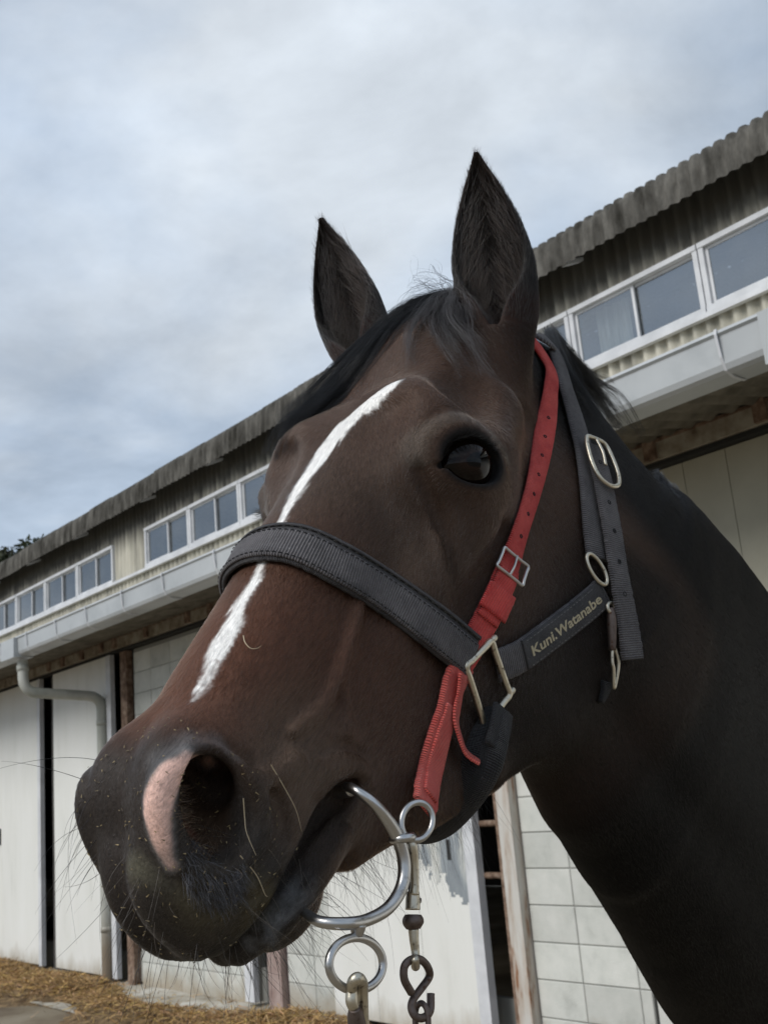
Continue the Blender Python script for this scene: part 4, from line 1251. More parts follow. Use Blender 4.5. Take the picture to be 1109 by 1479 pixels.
def locks(name, guides, n_clump, per, spread, rad, col, seed, root_spread=.02, wave=.002, m=None, k=14, tipspread=1.0, lenvar=.35, parent=None):
    """guides: list of (m,3) world paths of equal length; clumps interpolate between neighbouring guides"""
    rs = np.random.default_rng(seed); G = [crom(np.array(g), 8) for g in guides]
    def res(g):
        s = np.r_[0, np.cumsum(np.linalg.norm(np.diff(g, axis=0), axis=1))]; u = np.linspace(0, s[-1], k)
        return np.stack([np.interp(u, s, g[:, i]) for i in range(3)], 1)
    G = np.array([res(g) for g in G]); out, rr, cc = [], [], []
    tt = np.linspace(0, 1, k)
    for c in range(n_clump):
        a = rs.random() * (len(G) - 1) if len(G) > 1 else 0; i = min(int(a), max(len(G) - 2, 0)); f = a - i
        base = G[i] * (1 - f) + (G[i + 1] if len(G) > 1 else G[i]) * f
        L_ = rs.uniform(1 - lenvar, 1.0)
        base = np.stack([np.interp(tt * L_, tt, base[:, j]) for j in range(3)], 1)
        off = rs.normal(0, spread, 3); ph = rs.random(3) * 6.28
        wv = wave * np.sin(tt[:, None] * rs.uniform(5, 11) + ph[None]) * tt[:, None]
        cb = base + off * (.25 + .75 * tt[:, None]) + wv
        cs = rs.uniform(.55, 1.5)
        for s in range(per):
            o = rs.normal(0, 1, 3); rt = o * root_spread * .12; tp = rs.normal(0, 1, 3) * spread * .30 * tipspread
            out.append(cb + rt * (1 - tt[:, None]) + tp * tt[:, None] + rs.normal(0, wave * .25, 3) * np.sin(tt[:, None] * rs.uniform(6, 16)))
            rr.append(rad * rs.uniform(.6, 1.2)); cc.append(np.array(col) * cs * rs.uniform(.6, 1.5))
    return strands(name, np.array(out), np.array(rr), m or M_mane, parent or HORSE, np.array(cc), 'stuff')

# ---- forelock: swept over the poll towards the far eye, a few grey-brown locks over the brow
def pl(*pts):                                    # (px, py, y-plane of the head)
    return [on_plane(x, y, yy) for x, y, yy in pts]
def on_plane(px, py, y):
    r = ray(px, py); n = HR[:, 1]; p0 = to_world((0, y, 0))
    return CAMC + r * ((p0 - CAMC) @ n) / (r @ n)
def off_skin(pts, lift):
    """keep guide points outside the head"""
    out = []
    for p in pts:
        p = np.array([p], float)
        for _ in range(3):
            d = float(horse(p)[0]); g = grad(horse, p)[0]; g = g / (np.linalg.norm(g) + 1e-9)
            if d < lift: p = p + g * (lift - d)
        out.append(p[0])
    return out
fg = [pl((655, 440, .02), (610, 452, .0), (565, 478, -.02), (520, 520, -.035), (475, 568, -.05), (438, 612, -.055), (408, 655, -.06)),
      pl((640, 440, .01), (590, 458, -.01), (545, 490, -.03), (505, 530, -.045), (460, 585, -.06), (425, 628, -.065), (392, 672, -.07)),
      pl((630, 436, .0), (580, 452, -.02), (535, 488, -.04), (492, 535, -.055), (455, 580, -.07), (425, 605, -.075), (402, 632, -.08)),
      pl((670, 440, .03), (630, 462, .015), (585, 490, .0), (545, 522, -.01), (505, 558, -.025), (468, 600, -.035), (440, 640, -.045))]
fg = [off_skin(g, .004) for g in fg]
locks('forelock', fg, 90, 34, .0060, .00010, (.0085, .0080, .0085), 41, wave=.0020, k=16)
fg2 = [[p for p in off_skin(pl(*g), .004)] for g in (
      ((655, 440, .02), (640, 462, .03), (628, 490, .03), (640, 525, .045), (662, 555, .06)),
      ((668, 440, .03), (660, 470, .04), (655, 500, .045), (672, 540, .06), (696, 580, .07)),
      ((645, 438, .01), (625, 462, .015), (600, 488, .015), (590, 515, .02), (598, 545, .03)))]
locks('forelock', fg2, 70, 20, .0085, .00011, (.060, .055, .056), 42, wave=.0028, k=14, lenvar=.6)
# flyaway wisps over the poll
wg = [pl((660, 425, .01), (640, 404, .01), (612, 402, .0), (590, 415, -.01), (572, 445, -.01)),
      pl((650, 432, .01), (600, 412, .0), (575, 425, -.01), (566, 452, -.02)),
      pl((665, 430, .02), (655, 408, .02), (630, 404, .01), (615, 420, .0), (628, 438, .0))]
locks('forelock', wg, 16, 3, .0075, .00012, (.010, .009, .010), 43, wave=.006, lenvar=.7, k=18)
wg = [pl((640, 436, .01), (620, 405, .01), (612, 380, .0), (606, 350, .0)), pl((620, 440, .0), (585, 400, -.01), (560, 392, -.01), (530, 388, -.02))]
locks('forelock', wg, 5, 1, .006, .00009, (.02, .018, .018), 44, wave=.004, lenvar=.6)

# ---- mane: springs from the crest and falls to the far side, wisps behind the ear on the near side
NKi = np.arange(len(NECKS))
def crest(i, side=0.0, out=0.0):
    i0 = int(np.clip(i, 0, len(NECKS) - 2)); f = i - i0
    c = NK_C[i0] * (1-f) + NK_C[i0+1] * f; S = NK_S[i0] * (1-f) + NK_S[i0+1] * f; R_ = NK_R[i0] * (1-f) + NK_R[i0+1] * f; Lt = NK_L[i0] * (1-f) + NK_L[i0+1] * f; U_ = NK_U[i0]
    a = side
    return c - S * (R_[0] + out) * math.cos(a) + Lt * (R_[1] + out) * math.sin(a), -S, Lt, U_
mg = []
for i in np.linspace(0, 13, 27):
    g = []
    for a, o in ((0.06, -.004), (0.0, .020), (-.25, .030), (-.6, .022), (-1.0, .012), (-1.35, .008)):
        p, S_, Lt, U_ = crest(i, a, o)
        g.append(p + U_ * (abs(a) * .05))
    mg.append(np.array(g))
locks('mane', mg, 210, 30, .0050, .00013, (.0100, .0090, .0095), 51, wave=.003, k=12, lenvar=.5)
mg = []
for i in np.linspace(.2, 12, 24):
    g = []
    for a, o in ((0.10, -.004), (0.02, .014), (-.05, .028), (-.12, .036)):
        p, S_, Lt, U_ = crest(i, a, o); g.append(p + U_ * (abs(a) * .10))
    mg.append(np.array(g))
locks('mane', mg, 150, 26, .0035, .00012, (.050, .052, .060), 52, wave=.002, k=8, lenvar=.5)
bg = [[p for p in off_skin(pl(*g), .003)] for g in (
      ((793, 478, .03), (800, 510, .045), (815, 545, .055), (835, 590, .06), (850, 640, .065)),
      ((795, 480, .02), (812, 512, .03), (838, 545, .03), (868, 580, .03), (900, 625, .02)),
      ((792, 482, .01), (825, 518, .01), (855, 545, .0), (890, 575, -.01), (925, 625, -.02)))]
locks('mane', bg, 46, 34, .0060, .00011, (.010, .0088, .0088), 53, wave=.003, lenvar=.5)

# ---- whiskers on muzzle, lip and chin; fringe under the jaw; lashes
def whisk(name, n, mask, lens, rad, seed, dirf, col=(.05, .042, .036), droop=.4, k=8, kind='stuff'):
    W, N, C, rs = scatter(n, mask, seed)
    d = unit(dirf(W, N, rs) + rs.normal(0, .16, (n, 3))); ln = rs.uniform(*lens, n)
    t = np.linspace(0, 1, k)
    bend = rs.normal(0, .25, (n, 3)) * ln[:, None] + np.array([0, 0, -1.]) * (ln * droop)[:, None]
    P = W[:, None] - N[:, None] * .0005 + d[:, None] * (ln[:, None] * t)[..., None] + bend[:, None] * (t ** 2)[None, :, None]
    return strands(name, P, rad * rs.uniform(.6, 1.2, n), M_whisk, HORSE, np.array(col) * rs.uniform(.3, 2.4, (n, 1)), kind)
x_, y_, z_ = _L.T
muz = (x_ > .575) & (z_ < -.06)
whisk('whisker', 55, muz & (z_ < -.075), (.012, .055), .00016, 61, lambda W, N, r: N * .8 + HX * .5 - HZ * .5, droop=.15)
whisk('whisker', 70, (x_ > .53) & (z_ < -.105) & (y_ > .0), (.008, .030), .00013, 62, lambda W, N, r: N * .7 - HZ * .6 + HX * .2, droop=.3, col=(.06, .05, .04))
whisk('whisker', 95, (x_ > .47) & (z_ < -.168), (.012, .055), .00014, 63, lambda W, N, r: N * .6 - HZ * .8 - HX * .1, droop=.25, col=(.03, .027, .025))
whisk('whisker', 45, (x_ > .56) & (y_ < -.005) & (z_ < -.05) & (z_ > -.15), (.02, .06), .00015, 64, lambda W, N, r: N * .9 + HX * .3 - HZ * .35, droop=.2, col=(.02, .018, .018))
whisk('chin_hair', 420, (x_ > .36) & (x_ < .47) & (z_ < -.185), (.012, .034), .00010, 65, lambda W, N, r: N * .5 - HZ * .4 + np.array([0, 0, -.7]), droop=.5, col=(.018, .015, .014))
# stiff hair round the nostril
whisk('nostril_hair', 420, (np.sqrt(((np.c_[x_, np.abs(y_), z_] - [.585, .042, -.088]) ** 2).sum(1)) < .022), (.003, .009), .00010, 66, lambda W, N, r: N * .4 + (to_world([.572, .052, -.086]) - W) * 18, droop=.1, col=(.09, .06, .04))
whisk('nostril_hair', 900, (np.sqrt(((_L - [.598, .045, -.108]) ** 2).sum(1)) < .020), (.004, .010), .00011, 67, lambda W, N, r: N * .5 - HZ * .9 + HX * .2, droop=.2, col=(.055, .055, .062))
brow = (np.sqrt(((np.c_[x_, np.abs(y_), z_] - (EYE_C + EYE_V * .035)) ** 2).sum(1)) < .02)
whisk('brow_hair', 7, brow, (.02, .04), .00010, 68, lambda W, N, r: N * .5 + HZ * 1.2, droop=.0, col=(.06, .055, .05), k=9)
for sg in (1, -1):
    n = 150; rs = np.random.default_rng(70 + sg); th = np.radians(rs.uniform(12, 168, n))
    f3 = np.array([1, sg, 1])
    root = EYE_C + EYE_A * (.0265 * np.cos(th))[:, None] + EYE_V * (.0165 * np.sin(th))[:, None] + EYE_N * (.0035 - .008 * np.cos(th) ** 2)[:, None]
    d = unit(EYE_N * .9 - EYE_V * .35 + EYE_A * (.35 * np.cos(th))[:, None] + rs.normal(0, .10, (n, 3)))
    k = np.linspace(0, 1, 6); ln = rs.uniform(.007, .015, n)
    P = root[:, None] + d[:, None] * (ln[:, None] * k)[..., None] + (EYE_V * .35)[None, None] * (ln[:, None] * k ** 2)[..., None]
    strands('eyelash', to_world((P * f3).reshape(-1, 3)).reshape(n, 6, 3), rs.uniform(.00010, .00016, n), M_whisk, HORSE, np.full((n, 3), .008), 'stuff')
# ------------------------------------------------------------------ tack: everything is laid on the head's own surface
_t0 = None
def trace(px, py, t0=.35, t1=1.6, steps=70):
    px = np.atleast_1d(np.asarray(px, float)); py = np.atleast_1d(np.asarray(py, float))
    D = np.array([ray(a, b) for a, b in zip(px, py)]); t = np.full(len(D), t0); act = np.ones(len(D), bool); hit = np.zeros(len(D), bool)
    for _ in range(steps):
        i = np.where(act)[0]
        if not len(i): break
        d = horse(CAMC + D[i] * t[i, None])
        t[i] += np.clip(d, -.02, None) * .85
        h = np.abs(d) < .0005
        hit[i[h]] = True; act[i[h]] = False; act[i[t[i] > t1]] = False
    return CAMC + D * t[:, None], hit

def on_skin(P, n=3):
    P = np.asarray(P, float)
    for _ in range(n):
        P, N = relax(horse, P)
    return P, N

def on_plane(px, py, y):
    """point on the plane y = const of the head (the side of the mouth)"""
    r = ray(px, py); n = HR[:, 1]; p0 = to_world((0, y, 0))
    return CAMC + r * ((p0 - CAMC) @ n) / (r @ n)

class Path:
    """a smooth path with a frame: P(s, across, up)"""
    def __init__(self, P, N, n=160, smooth=6):
        P = crom(P, 12); N = crom(N, 12)
        s = np.r_[0, np.cumsum(np.linalg.norm(np.diff(P, axis=0), axis=1))]
        u = np.linspace(0, s[-1], n)
        self.P = np.stack([np.interp(u, s, P[:, i]) for i in range(3)], 1)
        N = np.stack([np.interp(u, s, N[:, i]) for i in range(3)], 1)
        k = np.ones(2 * smooth + 1); k /= k.sum()
        self.N = np.stack([np.convolve(np.pad(N[:, i], smooth, 'edge'), k, 'valid') for i in range(3)], 1)
        self.T = np.gradient(self.P, axis=0); self.T /= np.linalg.norm(self.T, axis=1, keepdims=True)
        self.N -= self.T * (self.N * self.T).sum(1, keepdims=True); self.N /= np.linalg.norm(self.N, axis=1, keepdims=True)
        self.S = np.cross(self.T, self.N); self.s = u; self.L = s[-1]
    def at(self, s, v, h):
        s = np.asarray(s, float)
        f = lambda A: np.stack([np.interp(s, self.s, A[:, i]) for i in range(3)], -1)
        return f(self.P) + f(self.S) * np.asarray(v)[..., None] + f(self.N) * np.asarray(h)[..., None]

def laid(px=None, loc=None, lift=.002):
    """path control points from photo pixels on the skin and / or head-space points, both dropped on the surface"""
    W = []
    if px is not None:
        P, ok = trace([p[0] for p in px], [p[1] for p in px])
        W = [p for p, o in zip(P, ok) if o]
    if loc is not None: W += [to_world(np.array(l)) for l in loc]
    P, N = on_skin(np.array(W))
    return P + N * lift, N

def ribbon(name, path, w, th, s0=0, s1=None, m=None, parent=None, h0=0.0, n=None, wfun=None, edge=.35, frayed=0.0, wav=0.0):
    """a strap with rounded edges; w half width, th thickness"""
    s1 = path.L if s1 is None else s1
    n = n or max(6, int((s1 - s0) / .0022))
    S = np.linspace(s0, s1, n)
    r = th * edge
    sec = [(-1, 0, 0), (-1, 0, th * .5), (-1, r, th), (-.5, 0, th * 1.06), (0, 0, th * 1.08), (.5, 0, th * 1.06), (1, -r, th), (1, 0, th * .5), (1, 0, 0), (0, 0, -.0002)]
    k = len(sec); V = []; UV = []
    for i, s in enumerate(S):
        ww = w * (wfun((s - s0) / (s1 - s0)) if wfun else 1.0) 
        if frayed: ww += frayed * (noise.noise(Vector((s * 260, 3.1, 0))))
        for a, inn, h in sec:
            fr = frayed * noise.noise(Vector((s * 420, a * 7, 1))) if frayed and abs(a) == 1 else 0
            V.append(path.at(s, a * ww + inn + fr, h0 + h + (wav * noise.noise(Vector((s * 30, a, 5))) if wav else 0)))
            UV.append((s, a * w))
    F = [(i * k + j, i * k + (j + 1) % k, (i + 1) * k + (j + 1) % k, (i + 1) * k + j) for i in range(n - 1) for j in range(k)]
    F += [tuple(range(k))[::-1], tuple((n - 1) * k + j for j in range(k))]
    me = pmesh(name, V, F, True)
    uv = me.uv_layers.new(name='UVMap')
    li = np.empty(len(me.loops), np.int32); me.loops.foreach_get('vertex_index', li)
    uv.data.foreach_set('uv', np.array(UV, np.float32)[li].ravel())
    o = bpy.data.objects.new(name, me); me.materials.append(m); COL.objects.link(o)
    if parent is not None: o.parent = parent; o.matrix_parent_inverse = Matrix.Translation(-Vector(parent.location)) if parent.type == 'EMPTY' else Matrix.Identity(4)
    return o

def weave(name, cols, rib=700, diag=0.0, rough=.85, bump=.8, dust=(.5, .5, .5), dustf=.15, edge_dark=.0, hw=.0125):
    m = mat(name, cols[0], rough, spec=.2); nt = m.node_tree; b = nt.nodes['Principled BSDF']
    uv = nd(nt, 'ShaderNodeUVMap', uv_map='UVMap'); sep = nd(nt, 'ShaderNodeSeparateXYZ'); nt.links.new(uv.outputs[0], sep.inputs[0])
    ab = nd(nt, 'ShaderNodeMath', operation='ABSOLUTE'); nt.links.new(sep.outputs[1], ab.inputs[0])
    k = nd(nt, 'ShaderNodeMath', operation='MULTIPLY', i_1=diag); nt.links.new(sep.outputs[1], k.inputs[0])
    ad = nd(nt, 'ShaderNodeMath', operation='ADD'); nt.links.new(sep.outputs[0], ad.inputs[0]); nt.links.new(k.outputs[0], ad.inputs[1])
    nz = nd(nt, 'ShaderNodeTexNoise', i_Scale=160.0, i_Detail=5.0, i_Roughness=.7); nt.links.new(uv.outputs[0], nz.inputs['Vector'])
    j = nd(nt, 'ShaderNodeMath', operation='MULTIPLY', i_1=.0011); nt.links.new(nz.outputs[0], j.inputs[0])
    a2 = nd(nt, 'ShaderNodeMath', operation='ADD'); nt.links.new(ad.outputs[0], a2.inputs[0]); nt.links.new(j.outputs[0], a2.inputs[1])
    fr = nd(nt, 'ShaderNodeMath', operation='MULTIPLY', i_1=rib * 2 * math.pi); nt.links.new(a2.outputs[0], fr.inputs[0])
    sn = nd(nt, 'ShaderNodeMath', operation='SINE'); nt.links.new(fr.outputs[0], sn.inputs[0])
    fy = nd(nt, 'ShaderNodeMath', operation='MULTIPLY', i_1=1100 * 2 * math.pi); nt.links.new(sep.outputs[1], fy.inputs[0])
    sy = nd(nt, 'ShaderNodeMath', operation='SINE'); nt.links.new(fy.outputs[0], sy.inputs[0])
    sy2 = nd(nt, 'ShaderNodeMath', operation='MULTIPLY', i_1=.35); nt.links.new(sy.outputs[0], sy2.inputs[0])
    sm = nd(nt, 'ShaderNodeMath', operation='ADD'); nt.links.new(sn.outputs[0], sm.inputs[0]); nt.links.new(sy2.outputs[0], sm.inputs[1])
    n2 = nd(nt, 'ShaderNodeTexNoise', i_Scale=45.0, i_Detail=7.0, i_Roughness=.7); nt.links.new(uv.outputs[0], n2.inputs['Vector'])
    r = nd(nt, 'ShaderNodeValToRGB'); r.color_ramp.elements[0].position = .32; r.color_ramp.elements[0].color = (*cols[0], 1); r.color_ramp.elements[1].position = .68; r.color_ramp.elements[1].color = (*cols[-1], 1)
    nt.links.new(n2.outputs[0], r.inputs[0])
    sh = nd(nt, 'ShaderNodeMapRange', i_1=-1.2, i_2=1.2, i_3=.60, i_4=1.30); nt.links.new(sm.outputs[0], sh.inputs[0])
    mu = nd(nt, 'ShaderNodeVectorMath', operation='SCALE'); nt.links.new(r.outputs[0], mu.inputs[0]); nt.links.new(sh.outputs[0], mu.inputs['Scale'])
    # dust and lint
    n3 = nd(nt, 'ShaderNodeTexNoise', i_Scale=420.0, i_Detail=3.0); nt.links.new(uv.outputs[0], n3.inputs['Vector'])
    mr = nd(nt, 'ShaderNodeMapRange', i_1=.60, i_2=.78, i_3=0.0, i_4=dustf); nt.links.new(n3.outputs[0], mr.inputs[0])
    mx = nd(nt, 'ShaderNodeMixRGB'); mx.inputs[2].default_value = (*dust, 1); nt.links.new(mr.outputs[0], mx.inputs[0]); nt.links.new(mu.outputs[0], mx.inputs[1])
    nt.links.new(mx.outputs[0], b.inputs['Base Color'])
    bp = nd(nt, 'ShaderNodeBump', i_Strength=bump, i_Distance=.0007); nt.links.new(sm.outputs[0], bp.inputs['Height'])
    bq = nd(nt, 'ShaderNodeBump', i_Strength=.5, i_Distance=.0008); nt.links.new(n3.outputs[0], bq.inputs['Height']); nt.links.new(bp.outputs[0], bq.inputs['Normal'])
    nt.links.new(bq.outputs[0], b.inputs['Normal'])
    b.inputs['Sheen Weight'].default_value = .25; b.inputs['Sheen Tint'].default_value = (.6, .6, .6, 1)
    return m
M_web = weave('charcoal_webbing', [(.068, .063, .068), (.155, .144, .150)], rib=520, dust=(.30, .29, .29), dustf=.5)
M_pad = weave('dark_padding', [(.036, .034, .038), (.085, .081, .086)], rib=900, dust=(.32, .31, .30), dustf=.5)
M_red = weave('red_webbing', [(.60, .030, .030), (.88, .12, .10)], rib=560, diag=.9, dust=(.45, .30, .28), dustf=.25)
M_redold = weave('faded_red_webbing', [(.70, .085, .070), (.84, .19, .155)], rib=560, diag=.9, dust=(.45, .30, .26), dustf=.35)
M_bpad = weave('black_padding', [(.010, .010, .012), (.026, .025, .028)], rib=800, dust=(.2, .2, .2), dustf=.3)
M_thread = mat('gold_thread', (.42, .36, .24), .55, spec=.4)
M_stitch = mat('pale_stitching', (.26, .25, .24), .8)
M_blk = mat('black_thread', (.012, .012, .014), .9)
def metal(name, c, rough, dirt, sc=160):
    return vary(mat(name, c, rough, 1.0), [dirt, c, tuple(min(1, v * 1.15) for v in c)], scale=sc, detail=6, pos=[.30, .42, .75], rough=(rough + .25, rough), bump=.25, bscale=sc * 3, bdist=.0004)
M_steel = metal('polished_steel', (.52, .51, .50), .20, (.22, .20, .18), 90)
M_nick = metal('worn_nickel', (.60, .55, .45), .28, (.12, .085, .05), 260)
M_iron = metal('rusted_iron', (.17, .135, .12), .48, (.10, .045, .025), 240)

def wire(name, pts, r, m, parent, closed=False, seg=12, world_empty=True, n=8, up=None, squash=1.0):
    P = np.array(pts, float)
    if closed:
        Q = np.vstack([P[-1], P, P[0], P[1]]); out = []
        for i in range(1, len(Q) - 2):
            for t in np.arange(n) / n:
                a, b, c, e = Q[i-1:i+3]; out.append(.5 * (2*b + (c-a)*t + (2*a-5*b+4*c-e)*t*t + (3*b-a-3*c+e)*t**3))
        P = np.array(out)
        rr = r
    else:
        if not np.isscalar(r): PR = crom(np.c_[P, np.array(r)], n); P, rr = PR[:, :3], PR[:, 3]
        else: P, rr = crom(P, n), r
    me = tube_mesh(name, P, rr, seg, closed, up=up, squash=squash)
    o = link(name, me, m, parent)
    if parent is not None and parent.type == 'EMPTY': o.matrix_parent_inverse = Matrix.Translation(-Vector(parent.location))
    return o

def circle(c, r, ax, ay, n=16, a0=0, a1=360, ry=None):
    c = np.asarray(c, float)
    full = abs(a1 - a0) >= 360
    T = np.radians(a0 + (a1 - a0) * np.arange(n) / (n if full else n - 1))
    return [c + ax * r * math.cos(t) + ay * (ry or r) * math.sin(t) for t in T]

# camera-independent directions of the head used to set hardware square to the cheek

# ---- halter
HAL = empty('halter', tuple(to_world((.30, 0, -.10))))
tag(HAL, 'charcoal webbing halter with padded noseband and a name strap on the horse', 'halter')
near_nose = [(672, 948), (620, 906), (550, 858), (485, 819), (425, 793), (382, 790)]
Pn, Nn = laid(near_nose, None, .003)
Ln = to_head(Pn)
Ln2 = Ln.copy(); Ln2[-1] = (Ln[-1] + Ln[-1] * [1, -1, 1]) / 2 + [.002, 0, 0]
Pn[-1:], Nn[-1:] = [a for a in laid(None, [tuple(Ln2[-1])], .003)]
far = Ln[:5][::-1] * [1, -1, 1]
P2, N2 = laid(None, [tuple(l) for l in far] + [tuple(Ln[0] * [1, -1, 1] + [0, 0, -.012])], .003)
nose = Path(np.vstack([Pn, P2[:]]), np.vstack([Nn, N2]), 300, 10)
NBP = ribbon('noseband', nose, .0162, .0042, m=M_pad, parent=HAL, frayed=.0006, edge=.5)
_w = ribbon('webbing', Path(nose.P + nose.S * -.0022, nose.N, 300, 4), .0128, .0022, m=M_web, parent=NBP, h0=.0040, frayed=.0004)
for q in (-.0118, .0075):
    sP = [nose.at(s, q - .0022 * 0, .0067) for s in np.arange(.004, nose.L - .004, .004)]
V, F = [], []
def stitches(name, path, offs, h, m, parent, s0=0, s1=None, step=.0042, ln=.0024, r=.00035):
    parts = []
    s1 = s1 or path.L
    for q in offs:
        for s in np.arange(s0 + .003, s1 - .003, step):
            parts.append(tube([path.at(s, q, h), path.at(s + ln * .5, q, h + r * .9), path.at(s + ln, q, h)], r, 5))
    v, f = join(parts)
    o = link(name, pmesh(name, v, f, True), m, parent); o['kind'] = 'stuff'
    if parent.type == 'EMPTY': o.matrix_parent_inverse = Matrix.Translation(-Vector(parent.location))
    return o
stitches('stitching', nose, (-.0130, .0088), .0066, M_blk, NBP)
stitches('stitching', nose, (.0140,), .0046, M_stitch, NBP, step=.0060, ln=.0022, r=.0003)
ribbon('edge_roll', Path(nose.P + nose.S * .0152, nose.N, 300, 4), .0030, .0056, m=M_pad, parent=NBP, h0=-.0005, edge=.5)

# near square ring
rp, rn = laid([(662, 962), (700, 926), (726, 1000), (690, 1050)], None, .007)
ring_c = rp.mean(0)
A_, B_, C_, D_ = rp
def bar(a, b, n=6): return [a + (b - a) * t for t in np.linspace(0, 1, n)]
RING = wire('square_ring', bar(A_, B_)[:-1] + bar(B_, C_)[:-1] + bar(C_, D_)[:-1] + bar(D_, A_)[:-1], .0027, M_nick, HAL, closed=True, n=3)
for P_, q in ((B_, A_), (C_, D_)):
    d = _n(P_ - q)
    wire('ring_stub', [P_, P_ + d * .004, P_ + d * .006], [.0022, .0026, .0020], M_nick, RING)
frP = to_world(to_head(rp) * [1, -1, 1]); frP, frN = on_skin(frP); frP = frP + frN * .006
wire('square_ring', bar(frP[0], frP[1])[:-1] + bar(frP[1], frP[2])[:-1] + bar(frP[2], frP[3])[:-1] + bar(frP[3], frP[0])[:-1], .0021, M_nick, HAL, closed=True, n=3)

# name strap from the ring back to the throat
np_, nn_ = laid([(712, 962), (745, 948), (790, 916), (838, 880), (866, 856)], None, .003)
name_path = Path(np_, nn_, 120, 8)
NS = ribbon('name_strap', name_path, .0128, .0034, m=M_web, parent=HAL, frayed=.0006, edge=.5)
pl = ribbon('name_panel', name_path, .0118, .0016, s0=.028, s1=name_path.L - .004, m=M_pad, parent=NS, h0=.0034, frayed=.0003)
stitches('stitching', name_path, (-.0100, .0100), .0050, M_stitch, NS, s0=.030, s1=name_path.L - .010, step=.0050, ln=.0020, r=.00028)
def lettering(txt, path, s0, s1, size, h, m, parent, flip=False):
    cu = bpy.data.curves.new('t', 'FONT'); cu.body = txt; cu.size = size; cu.extrude = .0004; cu.offset = size * .018; cu.resolution_u = 3
    ob = bpy.data.objects.new('t', cu); COL.objects.link(ob)
    dg = bpy.context.evaluated_depsgraph_get(); me = bpy.data.meshes.new_from_object(ob.evaluated_get(dg))
    co = np.empty(len(me.vertices) * 3); me.vertices.foreach_get('co', co); co = co.reshape(-1, 3)
    x0, x1 = co[:, 0].min(), co[:, 0].max(); y0, y1 = co[:, 1].min(), co[:, 1].max()
    t = (co[:, 0] - x0) / (x1 - x0); s = s0 + (s1 - s0) * t
    v = (co[:, 1] - (y0 + y1) / 2)
    V = path.at(s, -v, h + co[:, 2])
    me.vertices.foreach_set('co', V.ravel()); me.update()
    bpy.data.objects.remove(ob); bpy.data.curves.remove(cu)
    o = link('lettering', me, m, parent); o.data.name = 'lettering'
    return o
lettering('Kuni.Watanabe', name_path, .036, name_path.L - .010, .0112, .0052, M_thread, NS)
fnp = to_world(to_head(np_) * [1, -1, 1]); fnp, fnn = on_skin(fnp)
ribbon('cheek_strap', Path(fnp + fnn * .003, fnn, 100, 8), .0128, .0034, m=M_web, parent=HAL)

# crown and cheek straps behind the ear
ck, ckn = laid([(795, 510), (812, 562), (828, 614), (840, 662), (846, 714), (851, 767), (857, 810)], None, .003)
over_l = [(-.085, .045, -.07), (-.095, .0, -.035), (-.085, -.045, -.07), (-.05, -.070, -.12), (.0, -.085, -.15), (.05, -.095, -.20)]
op, on_ = laid(None, over_l, .003)
crown = Path(np.vstack([op[::-1], ck]), np.vstack([on_[::-1], ckn]), 320, 8)
ribbon('crown_strap', crown, .0118, .0034, m=M_web, parent=HAL, frayed=.0005, edge=.5)
tl, tln = laid([(842, 652), (855, 694), (868, 764), (881, 844), (892, 902), (900, 954)], None, .010)
tail = Path(tl, tln, 160, 8)
TS = ribbon('strap_end', tail, .0125, .0030, m=M_web, parent=HAL, frayed=.0011, edge=.5, wav=.0006)
def holes(path, ss, w, h, m, parent, r=.0022):
    for s in ss:
        c = path.at(s, w, h); k = int(np.argmin(abs(path.s - s)))
        wire('eyelet', circle(c, r, path.T[k], path.S[k], 10), .0005, m, parent, closed=True, n=2, seg=6)
        me = pmesh('hole', circle(c - path.N[k] * .0001, r, path.T[k], path.S[k], 12), [tuple(range(12))]); link('hole', me, M_blk, parent)
holes(tail, [.020, .062, .090, .118, .146], 0, .0034, M_blk, TS, .0018)
# big oval buckle
bc = tail.at(.018, 0, .006); k = 12; bt, bs, bn = tail.T[k], tail.S[k], tail.N[k]
o_ = [bc + bt * (-.022) + bs * .004, bc + bt * (-.020) - bs * .012, bc - bs * .0165 + bt * (-.008), bc - bs * .0175 + bt * .010, bc + bt * .024 - bs * .0125, bc + bt * .029 + bs * .000, bc + bt * .024 + bs * .0125, bc + bs * .0170 + bt * .010, bc + bs * .016 + bt * (-.008), bc + bt * (-.020) + bs * .012]
BK = wire('buckle', o_, .0021, M_nick, HAL, closed=True, n=5)
wire('buckle_tongue', [bc - bt * .021 + bn * .001, bc + bn * .003 - bt * .005, bc + bt * .008 + bn * .0015], .0015, M_nick, BK)
# throat ring, snap and latch
tr_p, tr_n = laid([(852, 826)], None, .008)
HDn = tr_n[0]; HDt = _n(HX * -.2 + HZ * 1); HDt = _n(HDt - HDt.dot(HDn) * HDn); HDs = np.cross(HDn, HDt)
wire('dee_ring', circle(tr_p[0], .0145, HDt, HDs, 14, ry=.0075), .0017, M_nick, HAL, closed=True)
sw, swn = laid([(872, 880), (873, 900), (874, 940), (880, 962), (877, 990)], None, .008)
SNAP = wire('snap_hook', [sw[0], sw[1], sw[2]], [.0028, .0042, .0030], M_iron, HAL)
wire('snap_collar', circle(sw[0], .0042, HDt, HDs, 10), .0018, M_nick, SNAP, closed=True)
g = [sw[2], sw[2] + (sw[3] - sw[2]) * .6 + HDs * .004, sw[3] + HDs * .0045, sw[4] + HDs * .001, sw[3] - HDs * .0035, sw[2] - HDs * .0035]
wire('snap_gate', g, .0015, M_nick, SNAP, closed=True)
th_p, th_n = laid([(875, 984), (871, 998), (865, 1014)], None, .001)
ribbon('throat_strap', Path(th_p, th_n, 60, 4), .0070, .0030, m=M_bpad, parent=HAL, edge=.5, wfun=lambda t: 1 - .5 * t)
